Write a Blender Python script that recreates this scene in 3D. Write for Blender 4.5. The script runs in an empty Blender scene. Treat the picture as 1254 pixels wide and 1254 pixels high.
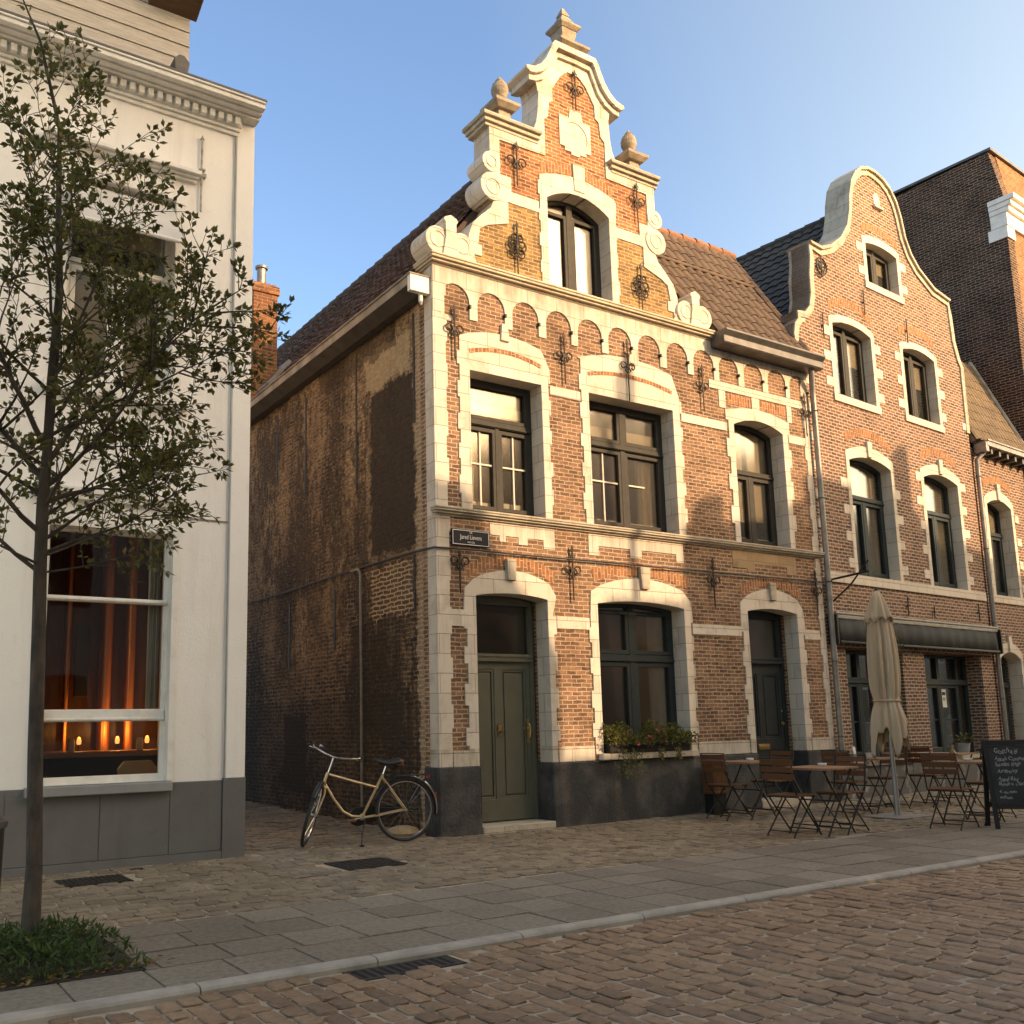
import bpy, bmesh, math, random
from mathutils import Vector, Matrix
from mathutils.geometry import tessellate_polygon
R = math.radians
sin, cos, pi = math.sin, math.cos, math.pi
random.seed(7)
SC = bpy.context.scene
COL = SC.collection

# ------------------------------------------------------------------ camera
cd = bpy.data.cameras.new("camera")
cam = bpy.data.objects.new("camera", cd)
COL.objects.link(cam)
cd.sensor_width = 36.0
cd.lens = 1184.41516 / 1254 * 36
cd.shift_x = (627 - 559.646844) / 1254
cd.shift_y = (696.672386 - 627) / 1254
cd.clip_start = 0.05
cd.clip_end = 3000
rx = Vector((0.84326655, -0.53715866, -0.01902898))
uy = Vector((-0.06964808, -0.14430561, 0.98707904))
fz = Vector((0.53296404, 0.83104541, 0.15910016))
mw = Matrix.Identity(4)
for i in range(3):
    mw[i][0], mw[i][1], mw[i][2] = rx[i], uy[i], -fz[i]
mw.translation = Vector((-6.12853, -10.01494, 1.3))
cam.matrix_world = mw
SC.camera = cam

# ------------------------------------------------------------------ sky, sun, exposure
SUN_AZ, SUN_EL = R(28), R(24)          # to the right of the facade normal, low evening sun
w = bpy.data.worlds.new("World")
SC.world = w
w.use_nodes = True
nt = w.node_tree
sky = nt.nodes.new("ShaderNodeTexSky")
sky.sky_type = 'NISHITA'
sky.sun_disc = False
sky.sun_elevation = SUN_EL
sky.sun_rotation = pi - SUN_AZ
sky.dust_density = .8
sky.ozone_density = 2.0
sky.air_density = 1.0
bg = nt.nodes["Background"]
bg.inputs[1].default_value = 0.15
# golden glow on the sun's side of the sky, clear blue on the far side
tc_ = nt.nodes.new("ShaderNodeTexCoord")
dt_ = nt.nodes.new("ShaderNodeVectorMath"); dt_.operation = 'DOT_PRODUCT'; dt_.inputs[1].default_value = (sin(SUN_AZ), -cos(SUN_AZ), 0)
nt.links.new(tc_.outputs["Generated"], dt_.inputs[0])
mr_ = nt.nodes.new("ShaderNodeMapRange"); mr_.inputs[1].default_value = -.75; mr_.inputs[2].default_value = .75
nt.links.new(dt_.outputs["Value"], mr_.inputs[0])
rp_ = nt.nodes.new("ShaderNodeValToRGB")
rp_.color_ramp.elements[0].position = .26; rp_.color_ramp.elements[0].color = (.66, .80, .95, 1); rp_.color_ramp.elements[1].color = (2.7, 1.98, 1.25, 1)
nt.links.new(mr_.outputs[0], rp_.inputs[0])
mx_ = nt.nodes.new("ShaderNodeMix"); mx_.data_type = 'RGBA'; mx_.blend_type = 'MULTIPLY'; mx_.inputs[0].default_value = 1
nt.links.new(sky.outputs[0], mx_.inputs[6]); nt.links.new(rp_.outputs[0], mx_.inputs[7]); nt.links.new(mx_.outputs[2], bg.inputs[0])
sd = bpy.data.lights.new("sun", 'SUN')
sd.energy = 2.2
sd.angle = R(0.53)
sd.color = (1.0, 0.74, 0.52)
sun = bpy.data.objects.new("sun", sd)
COL.objects.link(sun)
tosun = Vector((sin(SUN_AZ) * cos(SUN_EL), -cos(SUN_AZ) * cos(SUN_EL), sin(SUN_EL)))
sun.rotation_euler = tosun.to_track_quat('Z', 'Y').to_euler()
sun.location = tosun * 60
SC.view_settings.view_transform = 'Standard'
SC.view_settings.look = 'None'
SC.view_settings.gamma = 1
SC.view_settings.exposure = 1.44
SC.view_settings.use_white_balance = True      # evening light, warm camera setting
SC.view_settings.white_balance_temperature = 8050
SC.view_settings.white_balance_tint = 11
SC.cycles.max_bounces = 6
SC.cycles.diffuse_bounces = 3
SC.cycles.glossy_bounces = 3
SC.cycles.transmission_bounces = 4
SC.cycles.transparent_max_bounces = 12
SC.cycles.caustics_reflective = False
SC.cycles.caustics_refractive = False
SC.cycles.sample_clamp_indirect = 4
SC.cycles.use_denoising = True

# ------------------------------------------------------------------ helpers
def tag(o, label=None, cat=None, group=None, kind=None):
    if label: o["label"] = label
    if cat: o["category"] = cat
    if group: o["group"] = group
    if kind: o["kind"] = kind
    return o

def empty(name, loc=(0, 0, 0), rz=0.0, label=None, cat=None, group=None):
    o = bpy.data.objects.new(name, None)
    o.empty_display_size = 0.2
    COL.objects.link(o)
    o.location = loc
    o.rotation_euler = (0, 0, rz)
    return tag(o, label, cat, group)

class MB:
    def __init__(s):
        s.v, s.f, s.marks, s.auto = [], [], [], True
    def _mk(s):
        if s.auto: s.marks.append((len(s.v), len(s.f)))
    def part(s):            # start a new piece
        s.auto = False; s.marks.append((len(s.v), len(s.f))); return s
    def build_each(s, name, mat, parent=None, **k):
        ends = s.marks[1:] + [(len(s.v), len(s.f))]
        for (v0, f0), (v1, f1) in zip(s.marks, ends):
            if v1 == v0: continue
            p = MB(); p.v = s.v[v0:v1]; p.f = [tuple(i - v0 for i in f) for f in s.f[f0:f1]]
            o = p.build(name, mat, parent, **k)
        return o
    def add(s, vs, fs):
        s._mk(); b = len(s.v)
        s.v += [tuple(p) for p in vs]
        s.f += [tuple(i + b for i in f) for f in fs]
        return s
    def box(s, x0, x1, y0, y1, z0, z1):
        return s.add([(x0, y0, z0), (x1, y0, z0), (x1, y1, z0), (x0, y1, z0), (x0, y0, z1), (x1, y0, z1), (x1, y1, z1), (x0, y1, z1)],
                     [(0, 3, 2, 1), (4, 5, 6, 7), (0, 1, 5, 4), (1, 2, 6, 5), (2, 3, 7, 6), (3, 0, 4, 7)])
    def hexa(s, a, b):      # two quads a (bottom) and b (top)
        return s.add(list(a) + list(b), [(0, 3, 2, 1), (4, 5, 6, 7), (0, 1, 5, 4), (1, 2, 6, 5), (2, 3, 7, 6), (3, 0, 4, 7)])
    def obox(s, c, ux, uy_, uz):   # oriented box, half vectors
        c, ux, uy_, uz = map(Vector, (c, ux, uy_, uz))
        q = [c + sx * ux + sy * uy_ for sx, sy in ((-1, -1), (1, -1), (1, 1), (-1, 1))]
        return s.hexa([p - uz for p in q], [p + uz for p in q])
    def prism(s, loops, y0, y1):   # loops of (x, z); first is the outline, others holes
        s._mk(); base = len(s.v)
        L = [[Vector((p[0], p[1], 0)) for p in lp] for lp in loops]
        tris = tessellate_polygon(L)
        n = sum(len(l) for l in L)
        flat = [p for l in L for p in l]
        s.v += [(p.x, y0, p.y) for p in flat] + [(p.x, y1, p.y) for p in flat]
        for t in tris:
            s.f.append((base + t[0], base + t[1], base + t[2]))
            s.f.append((base + n + t[2], base + n + t[1], base + n + t[0]))
        k = 0
        for l in L:
            m = len(l)
            for i in range(m):
                a, b = k + i, k + (i + 1) % m
                s.f.append((base + a, base + b, base + n + b, base + n + a))
            k += m
        return s
    def tube(s, pts, r, n=8, cap=True):
        pts = [Vector(p) for p in pts]
        rs = r if isinstance(r, (list, tuple)) else [r] * len(pts)
        s._mk(); base = len(s.v)
        prev = None
        for i, p in enumerate(pts):
            if i == 0: d = pts[1] - pts[0]
            elif i == len(pts) - 1: d = pts[-1] - pts[-2]
            else: d = (pts[i + 1] - pts[i]).normalized() + (pts[i] - pts[i - 1]).normalized()
            if d.length < 1e-9: d = Vector((0, 0, 1))
            d.normalize()
            if prev is None:
                u = d.orthogonal().normalized()
            else:
                u = prev - d * prev.dot(d)
                u = u.normalized() if u.length > 1e-6 else d.orthogonal().normalized()
            prev = u
            v = d.cross(u)
            for k in range(n):
                a = 2 * pi * k / n
                s.v.append(tuple(p + (u * cos(a) + v * sin(a)) * rs[i]))
        for i in range(len(pts) - 1):
            for k in range(n):
                a = base + i * n + k
                b = base + i * n + (k + 1) % n
                s.f.append((a, b, b + n, a + n))
        if cap:
            s.f.append(tuple(base + k for k in range(n))[::-1])
            s.f.append(tuple(base + (len(pts) - 1) * n + k for k in range(n)))
        return s
    def ring(s, c, ax, R_, r, N=28, n=6):    # torus about axis ax
        c, ax = Vector(c), Vector(ax).normalized()
        u = ax.orthogonal().normalized(); v = ax.cross(u)
        s._mk(); base = len(s.v)
        for i in range(N):
            a = 2 * pi * i / N
            d = u * cos(a) + v * sin(a)
            for k in range(n):
                b = 2 * pi * k / n
                s.v.append(tuple(c + d * (R_ + r * cos(b)) + ax * r * sin(b)))
        for i in range(N):
            for k in range(n):
                s.f.append((base + i * n + k, base + ((i + 1) % N) * n + k, base + ((i + 1) % N) * n + (k + 1) % n, base + i * n + (k + 1) % n))
        return s
    def lathe(s, prof, c=(0, 0, 0), n=20):   # prof of (r, z)
        s._mk(); base = len(s.v)
        for r, z in prof:
            for k in range(n):
                a = 2 * pi * k / n
                s.v.append((c[0] + r * cos(a), c[1] + r * sin(a), c[2] + z))
        m = len(prof)
        for i in range(m - 1):
            for k in range(n):
                a = base + i * n + k; b = base + i * n + (k + 1) % n
                s.f.append((a, b, b + n, a + n))
        s.f.append(tuple(base + k for k in range(n))[::-1])
        s.f.append(tuple(base + (m - 1) * n + k for k in range(n)))
        return s
    def build(s, name, mat, parent=None, smooth=False, bevel=0, fix=True, loc=None):
        me = bpy.data.meshes.new(name)
        me.from_pydata(s.v, [], s.f)
        if fix:
            bm = bmesh.new(); bm.from_mesh(me)
            bmesh.ops.recalc_face_normals(bm, faces=bm.faces)
            bm.to_mesh(me); bm.free()
        me.materials.append(mat)
        if smooth:
            me.polygons.foreach_set("use_smooth", [True] * len(me.polygons))
        me.update()
        o = bpy.data.objects.new(name, me)
        COL.objects.link(o)
        if parent: o.parent = parent
        if loc: o.location = loc
        if bevel:
            b = o.modifiers.new("bevel", 'BEVEL'); b.width = bevel; b.segments = 2; b.limit_method = 'ANGLE'; b.angle_limit = R(40)
        if smooth:
            try: me.set_sharp_from_angle(angle=R(45))
            except Exception: pass
        return o

def copy_tree(o, parent=None):
    c = o.copy(); COL.objects.link(c)
    if parent is not None: c.parent = parent
    for ch in o.children: copy_tree(ch, c)
    return c

def arch(x0, x1, z, rise, n=12):      # points from left (x0) to right (x1) over the top
    if rise <= 0: return [(x0, z), (x1, z)]
    h = (x1 - x0) / 2; rr = (h * h + rise * rise) / (2 * rise); cx, cz = (x0 + x1) / 2, z + rise - rr
    a = math.asin(min(1, h / rr))
    return [(cx + rr * sin(-a + 2 * a * i / n), cz + rr * cos(-a + 2 * a * i / n)) for i in range(n + 1)]

def opening(x0, x1, z0, z1, rise=0, n=12):
    return [(x1, z0), (x0, z0)] + arch(x0, x1, z1, rise, n)

def rect(x0, x1, z0, z1): return [(x0, z0), (x1, z0), (x1, z1), (x0, z1)]

# ------------------------------------------------------------------ materials
def newmat(name, col=(.5, .5, .5), rough=.7, metal=0.0, spec=None):
    m = bpy.data.materials.new(name); m.use_nodes = True
    b = m.node_tree.nodes["Principled BSDF"]
    b.inputs["Base Color"].default_value = (*col, 1); b.inputs["Roughness"].default_value = rough; b.inputs["Metallic"].default_value = metal
    if spec is not None: b.inputs["Specular IOR Level"].default_value = spec
    return m

class NT:
    def __init__(s, m): s.nt = m.node_tree; s.b = s.nt.nodes["Principled BSDF"]
    def n(s, t, **kw):
        x = s.nt.nodes.new(t)
        for k, v in kw.items():
            if k in x.inputs: x.inputs[k].default_value = v
            else: setattr(x, k, v)
        return x
    def l(s, a, b): s.nt.links.new(a, b)
    def obj(s): return s.n("ShaderNodeTexCoord").outputs["Object"]
    def flat(s):            # (x + y, z) wall coordinates
        sp = s.n("ShaderNodeSeparateXYZ"); s.l(s.obj(), sp.inputs[0])
        a = s.n("ShaderNodeMath", operation='ADD'); s.l(sp.outputs[0], a.inputs[0]); s.l(sp.outputs[1], a.inputs[1])
        c = s.n("ShaderNodeCombineXYZ"); s.l(a.outputs[0], c.inputs[0]); s.l(sp.outputs[2], c.inputs[1])
        return c.outputs[0]
    def noise(s, scale, detail=4, rough=.55, vec=None, sc=None):
        x = s.n("ShaderNodeTexNoise"); x.inputs["Scale"].default_value = scale; x.inputs["Detail"].default_value = detail; x.inputs["Roughness"].default_value = rough
        v = vec if vec is not None else s.obj()
        if sc:
            mp = s.n("ShaderNodeMapping"); mp.inputs["Scale"].default_value = sc; s.l(v, mp.inputs[0]); v = mp.outputs[0]
        s.l(v, x.inputs["Vector"]); return x.outputs["Fac"]
    def ramp(s, fac, stops):
        r = s.n("ShaderNodeValToRGB"); e = r.color_ramp.elements
        while len(e) < len(stops): e.new(.5)
        for el, (p, c) in zip(e, stops):
            el.position = p; el.color = (*c, 1) if len(c) == 3 else c
        s.l(fac, r.inputs[0]); return r.outputs[0]
    def val(s, fac, lo, hi): return s.ramp(fac, [(lo, (0, 0, 0)), (hi, (1, 1, 1))]) if lo < hi else s.ramp(fac, [(hi, (1, 1, 1)), (lo, (0, 0, 0))])
    def mix(s, fac, a, b, mode='MIX'):
        x = s.n("ShaderNodeMix", data_type='RGBA', blend_type=mode)
        for src, i in ((fac, 0), (a, 6), (b, 7)):
            if isinstance(src, (int, float)): x.inputs[i].default_value = src
            elif isinstance(src, tuple): x.inputs[i].default_value = (*src, 1)
            else: s.l(src, x.inputs[i])
        return x.outputs[2]
    def math(s, op, a, b=None):
        x = s.n("ShaderNodeMath", operation=op)
        for src, i in ((a, 0), (b, 1)):
            if src is None: continue
            if isinstance(src, (int, float)): x.inputs[i].default_value = src
            else: s.l(src, x.inputs[i])
        return x.outputs[0]
    def bump(s, h, dist=.01, strength=1.0):
        x = s.n("ShaderNodeBump"); x.inputs["Distance"].default_value = dist; x.inputs["Strength"].default_value = strength
        s.l(h, x.inputs["Height"]); s.l(x.outputs[0], s.b.inputs["Normal"])
    def color(s, c): s.l(c, s.b.inputs["Base Color"])

def speckle(name, c1, c2, scale=6, rough=.8, bump=.004, bscale=60, metal=0, stretch=None, lo=.35, hi=.65, spec=None):
    m = newmat(name, c1, rough, metal, spec); t = NT(m)
    f = t.noise(scale, 6, .6, sc=stretch)
    t.color(t.mix(t.val(f, lo, hi), c1, c2))
    if bump: t.bump(t.noise(bscale, 4, .6, sc=stretch), bump)
    return m

def brickmat(name, c1, c2, mortar, bw=.2, rh=.055, ms=.007, distort=.006, bump=.012, zones=None, extra=None, bias=0.0, soldier=False, blotch=.45):
    m = newmat(name, c1, .9, spec=.2); t = NT(m)
    fl = t.flat()
    if soldier:
        sp = t.n("ShaderNodeSeparateXYZ"); t.l(fl, sp.inputs[0]); c = t.n("ShaderNodeCombineXYZ"); t.l(sp.outputs[1], c.inputs[0]); t.l(sp.outputs[0], c.inputs[1]); fl = c.outputs[0]
    nz = t.n("ShaderNodeTexNoise"); nz.inputs["Scale"].default_value = 7; nz.inputs["Detail"].default_value = 3; t.l(fl, nz.inputs["Vector"])
    va = t.n("ShaderNodeVectorMath", operation='SUBTRACT'); t.l(nz.outputs["Color"], va.inputs[0]); va.inputs[1].default_value = (.5, .5, .5)
    vs = t.n("ShaderNodeVectorMath", operation='SCALE'); t.l(va.outputs[0], vs.inputs[0]); vs.inputs["Scale"].default_value = distort * 4
    vd = t.n("ShaderNodeVectorMath", operation='ADD'); t.l(fl, vd.inputs[0]); t.l(vs.outputs[0], vd.inputs[1])
    br = t.n("ShaderNodeTexBrick", offset=.5, squash=1.0)
    for k, v in (("Scale", 1.0), ("Mortar Size", ms), ("Mortar Smooth", .25), ("Bias", bias), ("Brick Width", bw), ("Row Height", rh)): br.inputs[k].default_value = v
    t.l(vd.outputs[0], br.inputs["Vector"])
    br.inputs["Color1"].default_value = (*c1, 1); br.inputs["Color2"].default_value = (*c2, 1); br.inputs["Mortar"].default_value = (*mortar, 1)
    col = br.outputs["Color"]
    if zones:                       # bands of the wall laid in another brick: (z_from, z_to, tint)
        sp = t.n("ShaderNodeSeparateXYZ"); t.l(t.obj(), sp.inputs[0])
        for z0, z1, tint in zones:
            k = t.math('MULTIPLY', t.math('GREATER_THAN', sp.outputs[2], z0), t.math('LESS_THAN', sp.outputs[2], z1))
            k = t.math('MULTIPLY', k, t.math('SUBTRACT', 1.0, br.outputs["Fac"]))
            col = t.mix(k, col, t.mix(1.0, col, tint, 'MULTIPLY'))
    cell = t.n("ShaderNodeTexNoise"); cell.inputs["Scale"].default_value = 1.0; cell.inputs["Detail"].default_value = 1
    mp = t.n("ShaderNodeMapping"); mp.inputs["Scale"].default_value = (1 / bw * .9, 1 / rh * .8, 1); t.l(vd.outputs[0], mp.inputs[0]); t.l(mp.outputs[0], cell.inputs["Vector"])
    nb = t.math('SUBTRACT', 1.0, br.outputs["Fac"])
    col = t.mix(t.math('MULTIPLY', t.math('MULTIPLY', t.val(cell.outputs["Fac"], .55, .62), nb), .55), col, t.mix(1.0, col, (.45, .40, .42), 'MULTIPLY'))
    col = t.mix(t.math('MULTIPLY', t.math('MULTIPLY', t.val(cell.outputs["Fac"], .42, .36), nb), .5), col, t.mix(1.0, col, (1.35, 1.25, 1.0), 'MULTIPLY'))
    big = t.noise(1.3, 5, .6)
    col = t.mix(t.math('MULTIPLY', t.val(big, .4, .72), blotch), col, t.mix(1.0, col, (.42, .38, .36), 'MULTIPLY'))
    fine = t.noise(26, 4, .65)
    col = t.mix(.55, col, t.mix(1.0, col, t.ramp(fine, [(.25, (.45, .45, .45)), (.7, (1.25, 1.25, 1.25))]), 'MULTIPLY'))
    if extra: col = extra(t, col, br)
    t.color(col)
    h = t.math('ADD', t.math('MULTIPLY', t.math('SUBTRACT', 1.0, br.outputs["Fac"]), 1.0), t.math('MULTIPLY', fine, .5))
    t.bump(h, bump)
    return m

def stonemat(name, c1, c2, bw=.5, rh=.24, joint=(.25, .2, .15), rough=.75, grime=.35, gcol=(.4, .34, .28), ledges=()):
    m = newmat(name, c1, rough, spec=.25); t = NT(m)
    br = t.n("ShaderNodeTexBrick", offset=.37)
    for k, v in (("Scale", 1.0), ("Mortar Size", .0035), ("Mortar Smooth", .2), ("Bias", 0), ("Brick Width", bw), ("Row Height", rh)): br.inputs[k].default_value = v
    t.l(t.flat(), br.inputs["Vector"])
    br.inputs["Color1"].default_value = (*c1, 1); br.inputs["Color2"].default_value = (*c2, 1); br.inputs["Mortar"].default_value = (*joint, 1)
    st = t.noise(3.1, 7, .68)
    col = t.mix(t.math('MULTIPLY', t.val(st, .5, .78), grime), br.outputs["Color"], t.mix(1.0, br.outputs["Color"], gcol, 'MULTIPLY'))
    strk = t.noise(9, 4, .6, sc=(1, 1, .12))
    col = t.mix(t.math('MULTIPLY', t.val(strk, .56, .8), grime * .8), col, t.mix(1.0, col, gcol, 'MULTIPLY'))
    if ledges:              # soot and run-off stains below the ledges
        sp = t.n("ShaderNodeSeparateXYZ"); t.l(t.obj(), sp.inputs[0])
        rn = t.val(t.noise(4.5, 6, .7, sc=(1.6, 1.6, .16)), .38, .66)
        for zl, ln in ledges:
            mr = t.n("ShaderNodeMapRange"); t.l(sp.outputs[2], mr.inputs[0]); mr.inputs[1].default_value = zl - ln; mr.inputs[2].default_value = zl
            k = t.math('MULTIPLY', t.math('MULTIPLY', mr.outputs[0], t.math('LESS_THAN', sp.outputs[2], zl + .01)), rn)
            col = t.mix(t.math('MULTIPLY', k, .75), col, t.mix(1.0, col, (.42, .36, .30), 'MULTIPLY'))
    t.color(col)
    t.bump(t.math('SUBTRACT', t.math('MULTIPLY', t.noise(45, 5, .65), .4), br.outputs["Fac"]), .005)
    return m

def woodmat(name, c1, c2, rough=.6, scl=(1, 14, 14)):
    m = newmat(name, c1, rough, spec=.3); t = NT(m)
    f = t.noise(4, 6, .65, sc=scl)
    t.color(t.mix(t.val(f, .3, .7), c1, c2)); t.bump(f, .003)
    return m

def glassmat(name, tint, base=.10, rough=.02):
    m = bpy.data.materials.new(name); m.use_nodes = True; nt = m.node_tree; nt.nodes.clear()
    o = nt.nodes.new("ShaderNodeOutputMaterial"); mx = nt.nodes.new("ShaderNodeMixShader"); tr = nt.nodes.new("ShaderNodeBsdfTransparent"); gl = nt.nodes.new("ShaderNodeBsdfGlossy")
    tr.inputs[0].default_value = (*tint, 1); gl.inputs["Roughness"].default_value = rough; gl.inputs[0].default_value = (.95, .95, .95, 1)
    fr = nt.nodes.new("ShaderNodeFresnel"); fr.inputs[0].default_value = 1.5
    ad = nt.nodes.new("ShaderNodeMath"); ad.operation = 'ADD'; ad.use_clamp = True; ad.inputs[1].default_value = base
    # old drawn glass: slight ripple
    tc = nt.nodes.new("ShaderNodeTexCoord"); nz = nt.nodes.new("ShaderNodeTexNoise"); nz.inputs["Scale"].default_value = 2.2; bp = nt.nodes.new("ShaderNodeBump"); bp.inputs["Distance"].default_value = .004; bp.inputs["Strength"].default_value = .25
    nt.links.new(tc.outputs["Object"], nz.inputs["Vector"]); nt.links.new(nz.outputs["Fac"], bp.inputs["Height"]); nt.links.new(bp.outputs[0], gl.inputs["Normal"])
    ml = nt.nodes.new("ShaderNodeMath"); ml.operation = 'MULTIPLY'; ml.inputs[1].default_value = .5; nt.links.new(fr.outputs[0], ml.inputs[0]); nt.links.new(ml.outputs[0], ad.inputs[0]); nt.links.new(ad.outputs[0], mx.inputs[0]); nt.links.new(tr.outputs[0], mx.inputs[1]); nt.links.new(gl.outputs[0], mx.inputs[2]); nt.links.new(mx.outputs[0], o.inputs[0])
    return m

def paintwall(name, c1, c2, dirt):
    m = newmat(name, c1, .82, spec=.25); t = NT(m)
    col = t.mix(t.val(t.noise(.9, 6, .65), .35, .7), c1, c2)
    st = t.math('MULTIPLY', t.val(t.noise(2.6, 6, .7, sc=(1, 1, .10)), .52, .78), .38)          # rain runs
    col = t.mix(st, col, t.mix(1.0, col, dirt, 'MULTIPLY'))
    col = t.mix(t.math('MULTIPLY', t.val(t.noise(5, 7, .75), .58, .75), .35), col, t.mix(1.0, col, dirt, 'MULTIPLY'))
    vo = t.n("ShaderNodeTexVoronoi", feature='DISTANCE_TO_EDGE'); vo.inputs["Scale"].default_value = .55
    wv = t.n("ShaderNodeTexNoise"); wv.inputs["Scale"].default_value = 2.2; wv.inputs["Detail"].default_value = 5; t.l(t.obj(), wv.inputs["Vector"])
    ad = t.n("ShaderNodeVectorMath", operation='ADD'); t.l(t.obj(), ad.inputs[0]); t.l(wv.outputs["Color"], ad.inputs[1]); t.l(ad.outputs[0], vo.inputs["Vector"])
    cr = t.math('MULTIPLY', t.math('LESS_THAN', vo.outputs["Distance"], .0035), t.math('GREATER_THAN', t.noise(1.6, 3, .5), .53))
    col = t.mix(t.math('MULTIPLY', cr, .0), col, (.25, .22, .19))
    t.color(col); t.bump(t.math('ADD', t.noise(38, 5, .65), t.math('MULTIPLY', t.noise(2.2, 3, .5), 3)), .003)
    return m

def glow(name, col, strength):
    m = newmat(name, col, .5); b = m.node_tree.nodes["Principled BSDF"]
    b.inputs["Emission Color"].default_value = (*col, 1); b.inputs["Emission Strength"].default_value = strength
    return m

BRICK = brickmat("facade_brick", (.35, .195, .118), (.165, .09, .06), (.52, .42, .30), ms=.008, bw=.165, zones=[(7.3, 8.43, (1.2, 1.3, .7)), (8.43, 12, (1.4, .98, .66))], bias=-.1, blotch=.75)
SOLDIER = brickmat("arch_brick", (.42, .19, .085), (.30, .13, .06), (.50, .38, .27), bw=.17, rh=.06, soldier=True, blotch=.2)
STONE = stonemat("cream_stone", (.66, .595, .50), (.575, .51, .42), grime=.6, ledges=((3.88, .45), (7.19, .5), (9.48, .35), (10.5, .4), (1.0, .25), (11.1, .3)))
GREYSTONE = stonemat("weathered_stone", (.50, .44, .34), (.42, .37, .29), grime=.75, gcol=(.3, .27, .23))
PLINTH = speckle("black_plinth", (.032, .032, .032), (.13, .122, .112), 2.6, .7, .012, 26, lo=.45, hi=.80)
CAFEBRICK = brickmat("cafe_brick", (.30, .155, .10), (.14, .075, .055), (.52, .43, .33), bw=.17, rh=.06, ms=.011, distort=.007, bump=.022, bias=.0, blotch=.3)
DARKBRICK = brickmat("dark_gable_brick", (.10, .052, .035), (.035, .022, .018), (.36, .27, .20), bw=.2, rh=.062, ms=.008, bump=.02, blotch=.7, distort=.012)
CHIMBRICK = brickmat("chimney_brick", (.36, .16, .075), (.24, .10, .055), (.38, .28, .18), bw=.2, rh=.065, blotch=.35)

def soot(t, col, br):
    # tar and soot stains, bare brick and plaster remnants of the alley wall (marks with shapes of their own)
    o = t.obj(); sp = t.n("ShaderNodeSeparateXYZ"); t.l(o, sp.inputs[0])
    y, z = sp.outputs[1], sp.outputs[2]
    n1 = t.noise(.8, 7, .7, sc=(1, 1, .7)); n2 = t.noise(3.4, 7, .75); n3 = t.noise(9, 6, .75, sc=(1, 1, .5)); n4 = t.noise(22, 5, .7, sc=(1, .5, 1))
    wob = t.math('MULTIPLY', t.math('SUBTRACT', n2, .5), .55)
    yw = t.math('ADD', y, wob); zw = t.math('ADD', z, wob)
    def box(a, b, c, d):
        k = t.math('MULTIPLY', t.math('GREATER_THAN', yw, a), t.math('LESS_THAN', yw, b))
        return t.math('MULTIPLY', k, t.math('MULTIPLY', t.math('GREATER_THAN', zw, c), t.math('LESS_THAN', zw, d)))
    # flaking plaster, densest on the upper half of the wall
    dens = t.math('ADD', t.math('ADD', t.math('MULTIPLY', n1, .45), t.math('MULTIPLY', n3, .4)), t.math('MULTIPLY', t.math('MINIMUM', z, 4.5), .035))
    flake = t.val(dens, .52, .58)
    fcol = t.mix(t.math('MULTIPLY', br.outputs["Fac"], .6), t.mix(n4, (.22, .14, .075), (.90, .62, .35)), (.10, .065, .04))
    n5 = t.noise(15, 5, .65, sc=(1, .55, 1.7)); n6 = t.noise(19, 4, .6, sc=(1, .6, 1.6))
    flake = t.math('MULTIPLY', flake, t.val(n5, .40, .56))
    col = t.mix(t.math('MULTIPLY', flake, .9), col, fcol)
    tar = t.val(t.math('ADD', t.math('MULTIPLY', t.noise(.6, 6, .65, sc=(1, 1.3, .6)), .5), t.math('MULTIPLY', n3, .5)), .46, .54)
    col = t.mix(t.math('MULTIPLY', tar, .78), col, (.020, .016, .013))
    edge = box(-1, .48, -1, 6.9)          # bare toothed bricks at the corner
    col = t.mix(t.math('MULTIPLY', edge, .8), col, t.mix(t.math('ADD', t.math('MULTIPLY', n4, .8), t.math('MULTIPLY', br.outputs["Fac"], .3)), (.12, .07, .04), (.85, .64, .42)))
    pale = box(.6, 1.9, 6.0, 6.55)
    col = t.mix(t.math('MULTIPLY', pale, .75), col, t.mix(n4, (.20, .13, .07), (.85, .66, .42)))
    pale = box(.6, 1.75, 2.75, 3.42)
    col = t.mix(t.math('MULTIPLY', pale, .7), col, t.mix(br.outputs["Fac"], (.16, .09, .05), (.70, .54, .35)))
    col = t.mix(t.math('MULTIPLY', t.val(n6, .60, .66), .55), col, (.46, .33, .20))
    for a, b, c, d, s in ((.52, 1.74, 3.6, 5.95, .93), (.5, 9, -1, 1.7, .45), (.9, 2.4, 1.2, 2.7, .5), (3.9, 4.8, .3, 1.5, .95), (1.0, 3.5, 6.45, 7.4, .6)):
        col = t.mix(t.math('MULTIPLY', box(a, b, c, d), s), col, t.mix(n4, (.010, .008, .007), (.10, .070, .045)))
    return col
ALLEYBRICK = brickmat("alley_brick", (.27, .15, .08), (.075, .047, .032), (.34, .25, .16), bw=.2, rh=.062, ms=.012, bump=.07, extra=soot, distort=.016, blotch=.6)
WHITEPAINT = paintwall("white_render", (.86, .835, .795), (.81, .775, .73), (.62, .55, .47))
WHITETRIM = speckle("white_trim", (.78, .75, .69), (.58, .54, .47), 5, .6, .002, 40, lo=.5, hi=.8)
GREYPLINTH = paintwall("grey_plinth", (.17, .165, .158), (.135, .13, .125), (.6, .57, .53))
SIDING = woodmat("painted_boards", (.56, .51, .45), (.34, .31, .27), .8, (1.5, 1, 22))
DKGREEN = speckle("green_black_paint", (.022, .032, .034), (.032, .042, .042), 9, .5, 0, spec=.3)
BROWNFRAME = speckle("bronze_paint", (.055, .051, .042), (.042, .039, .033), 9, .65, 0, spec=.2)
DOORGREEN = speckle("olive_door_paint", (.125, .128, .094), (.105, .110, .082), 5, .35, .0008, 50)
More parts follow.
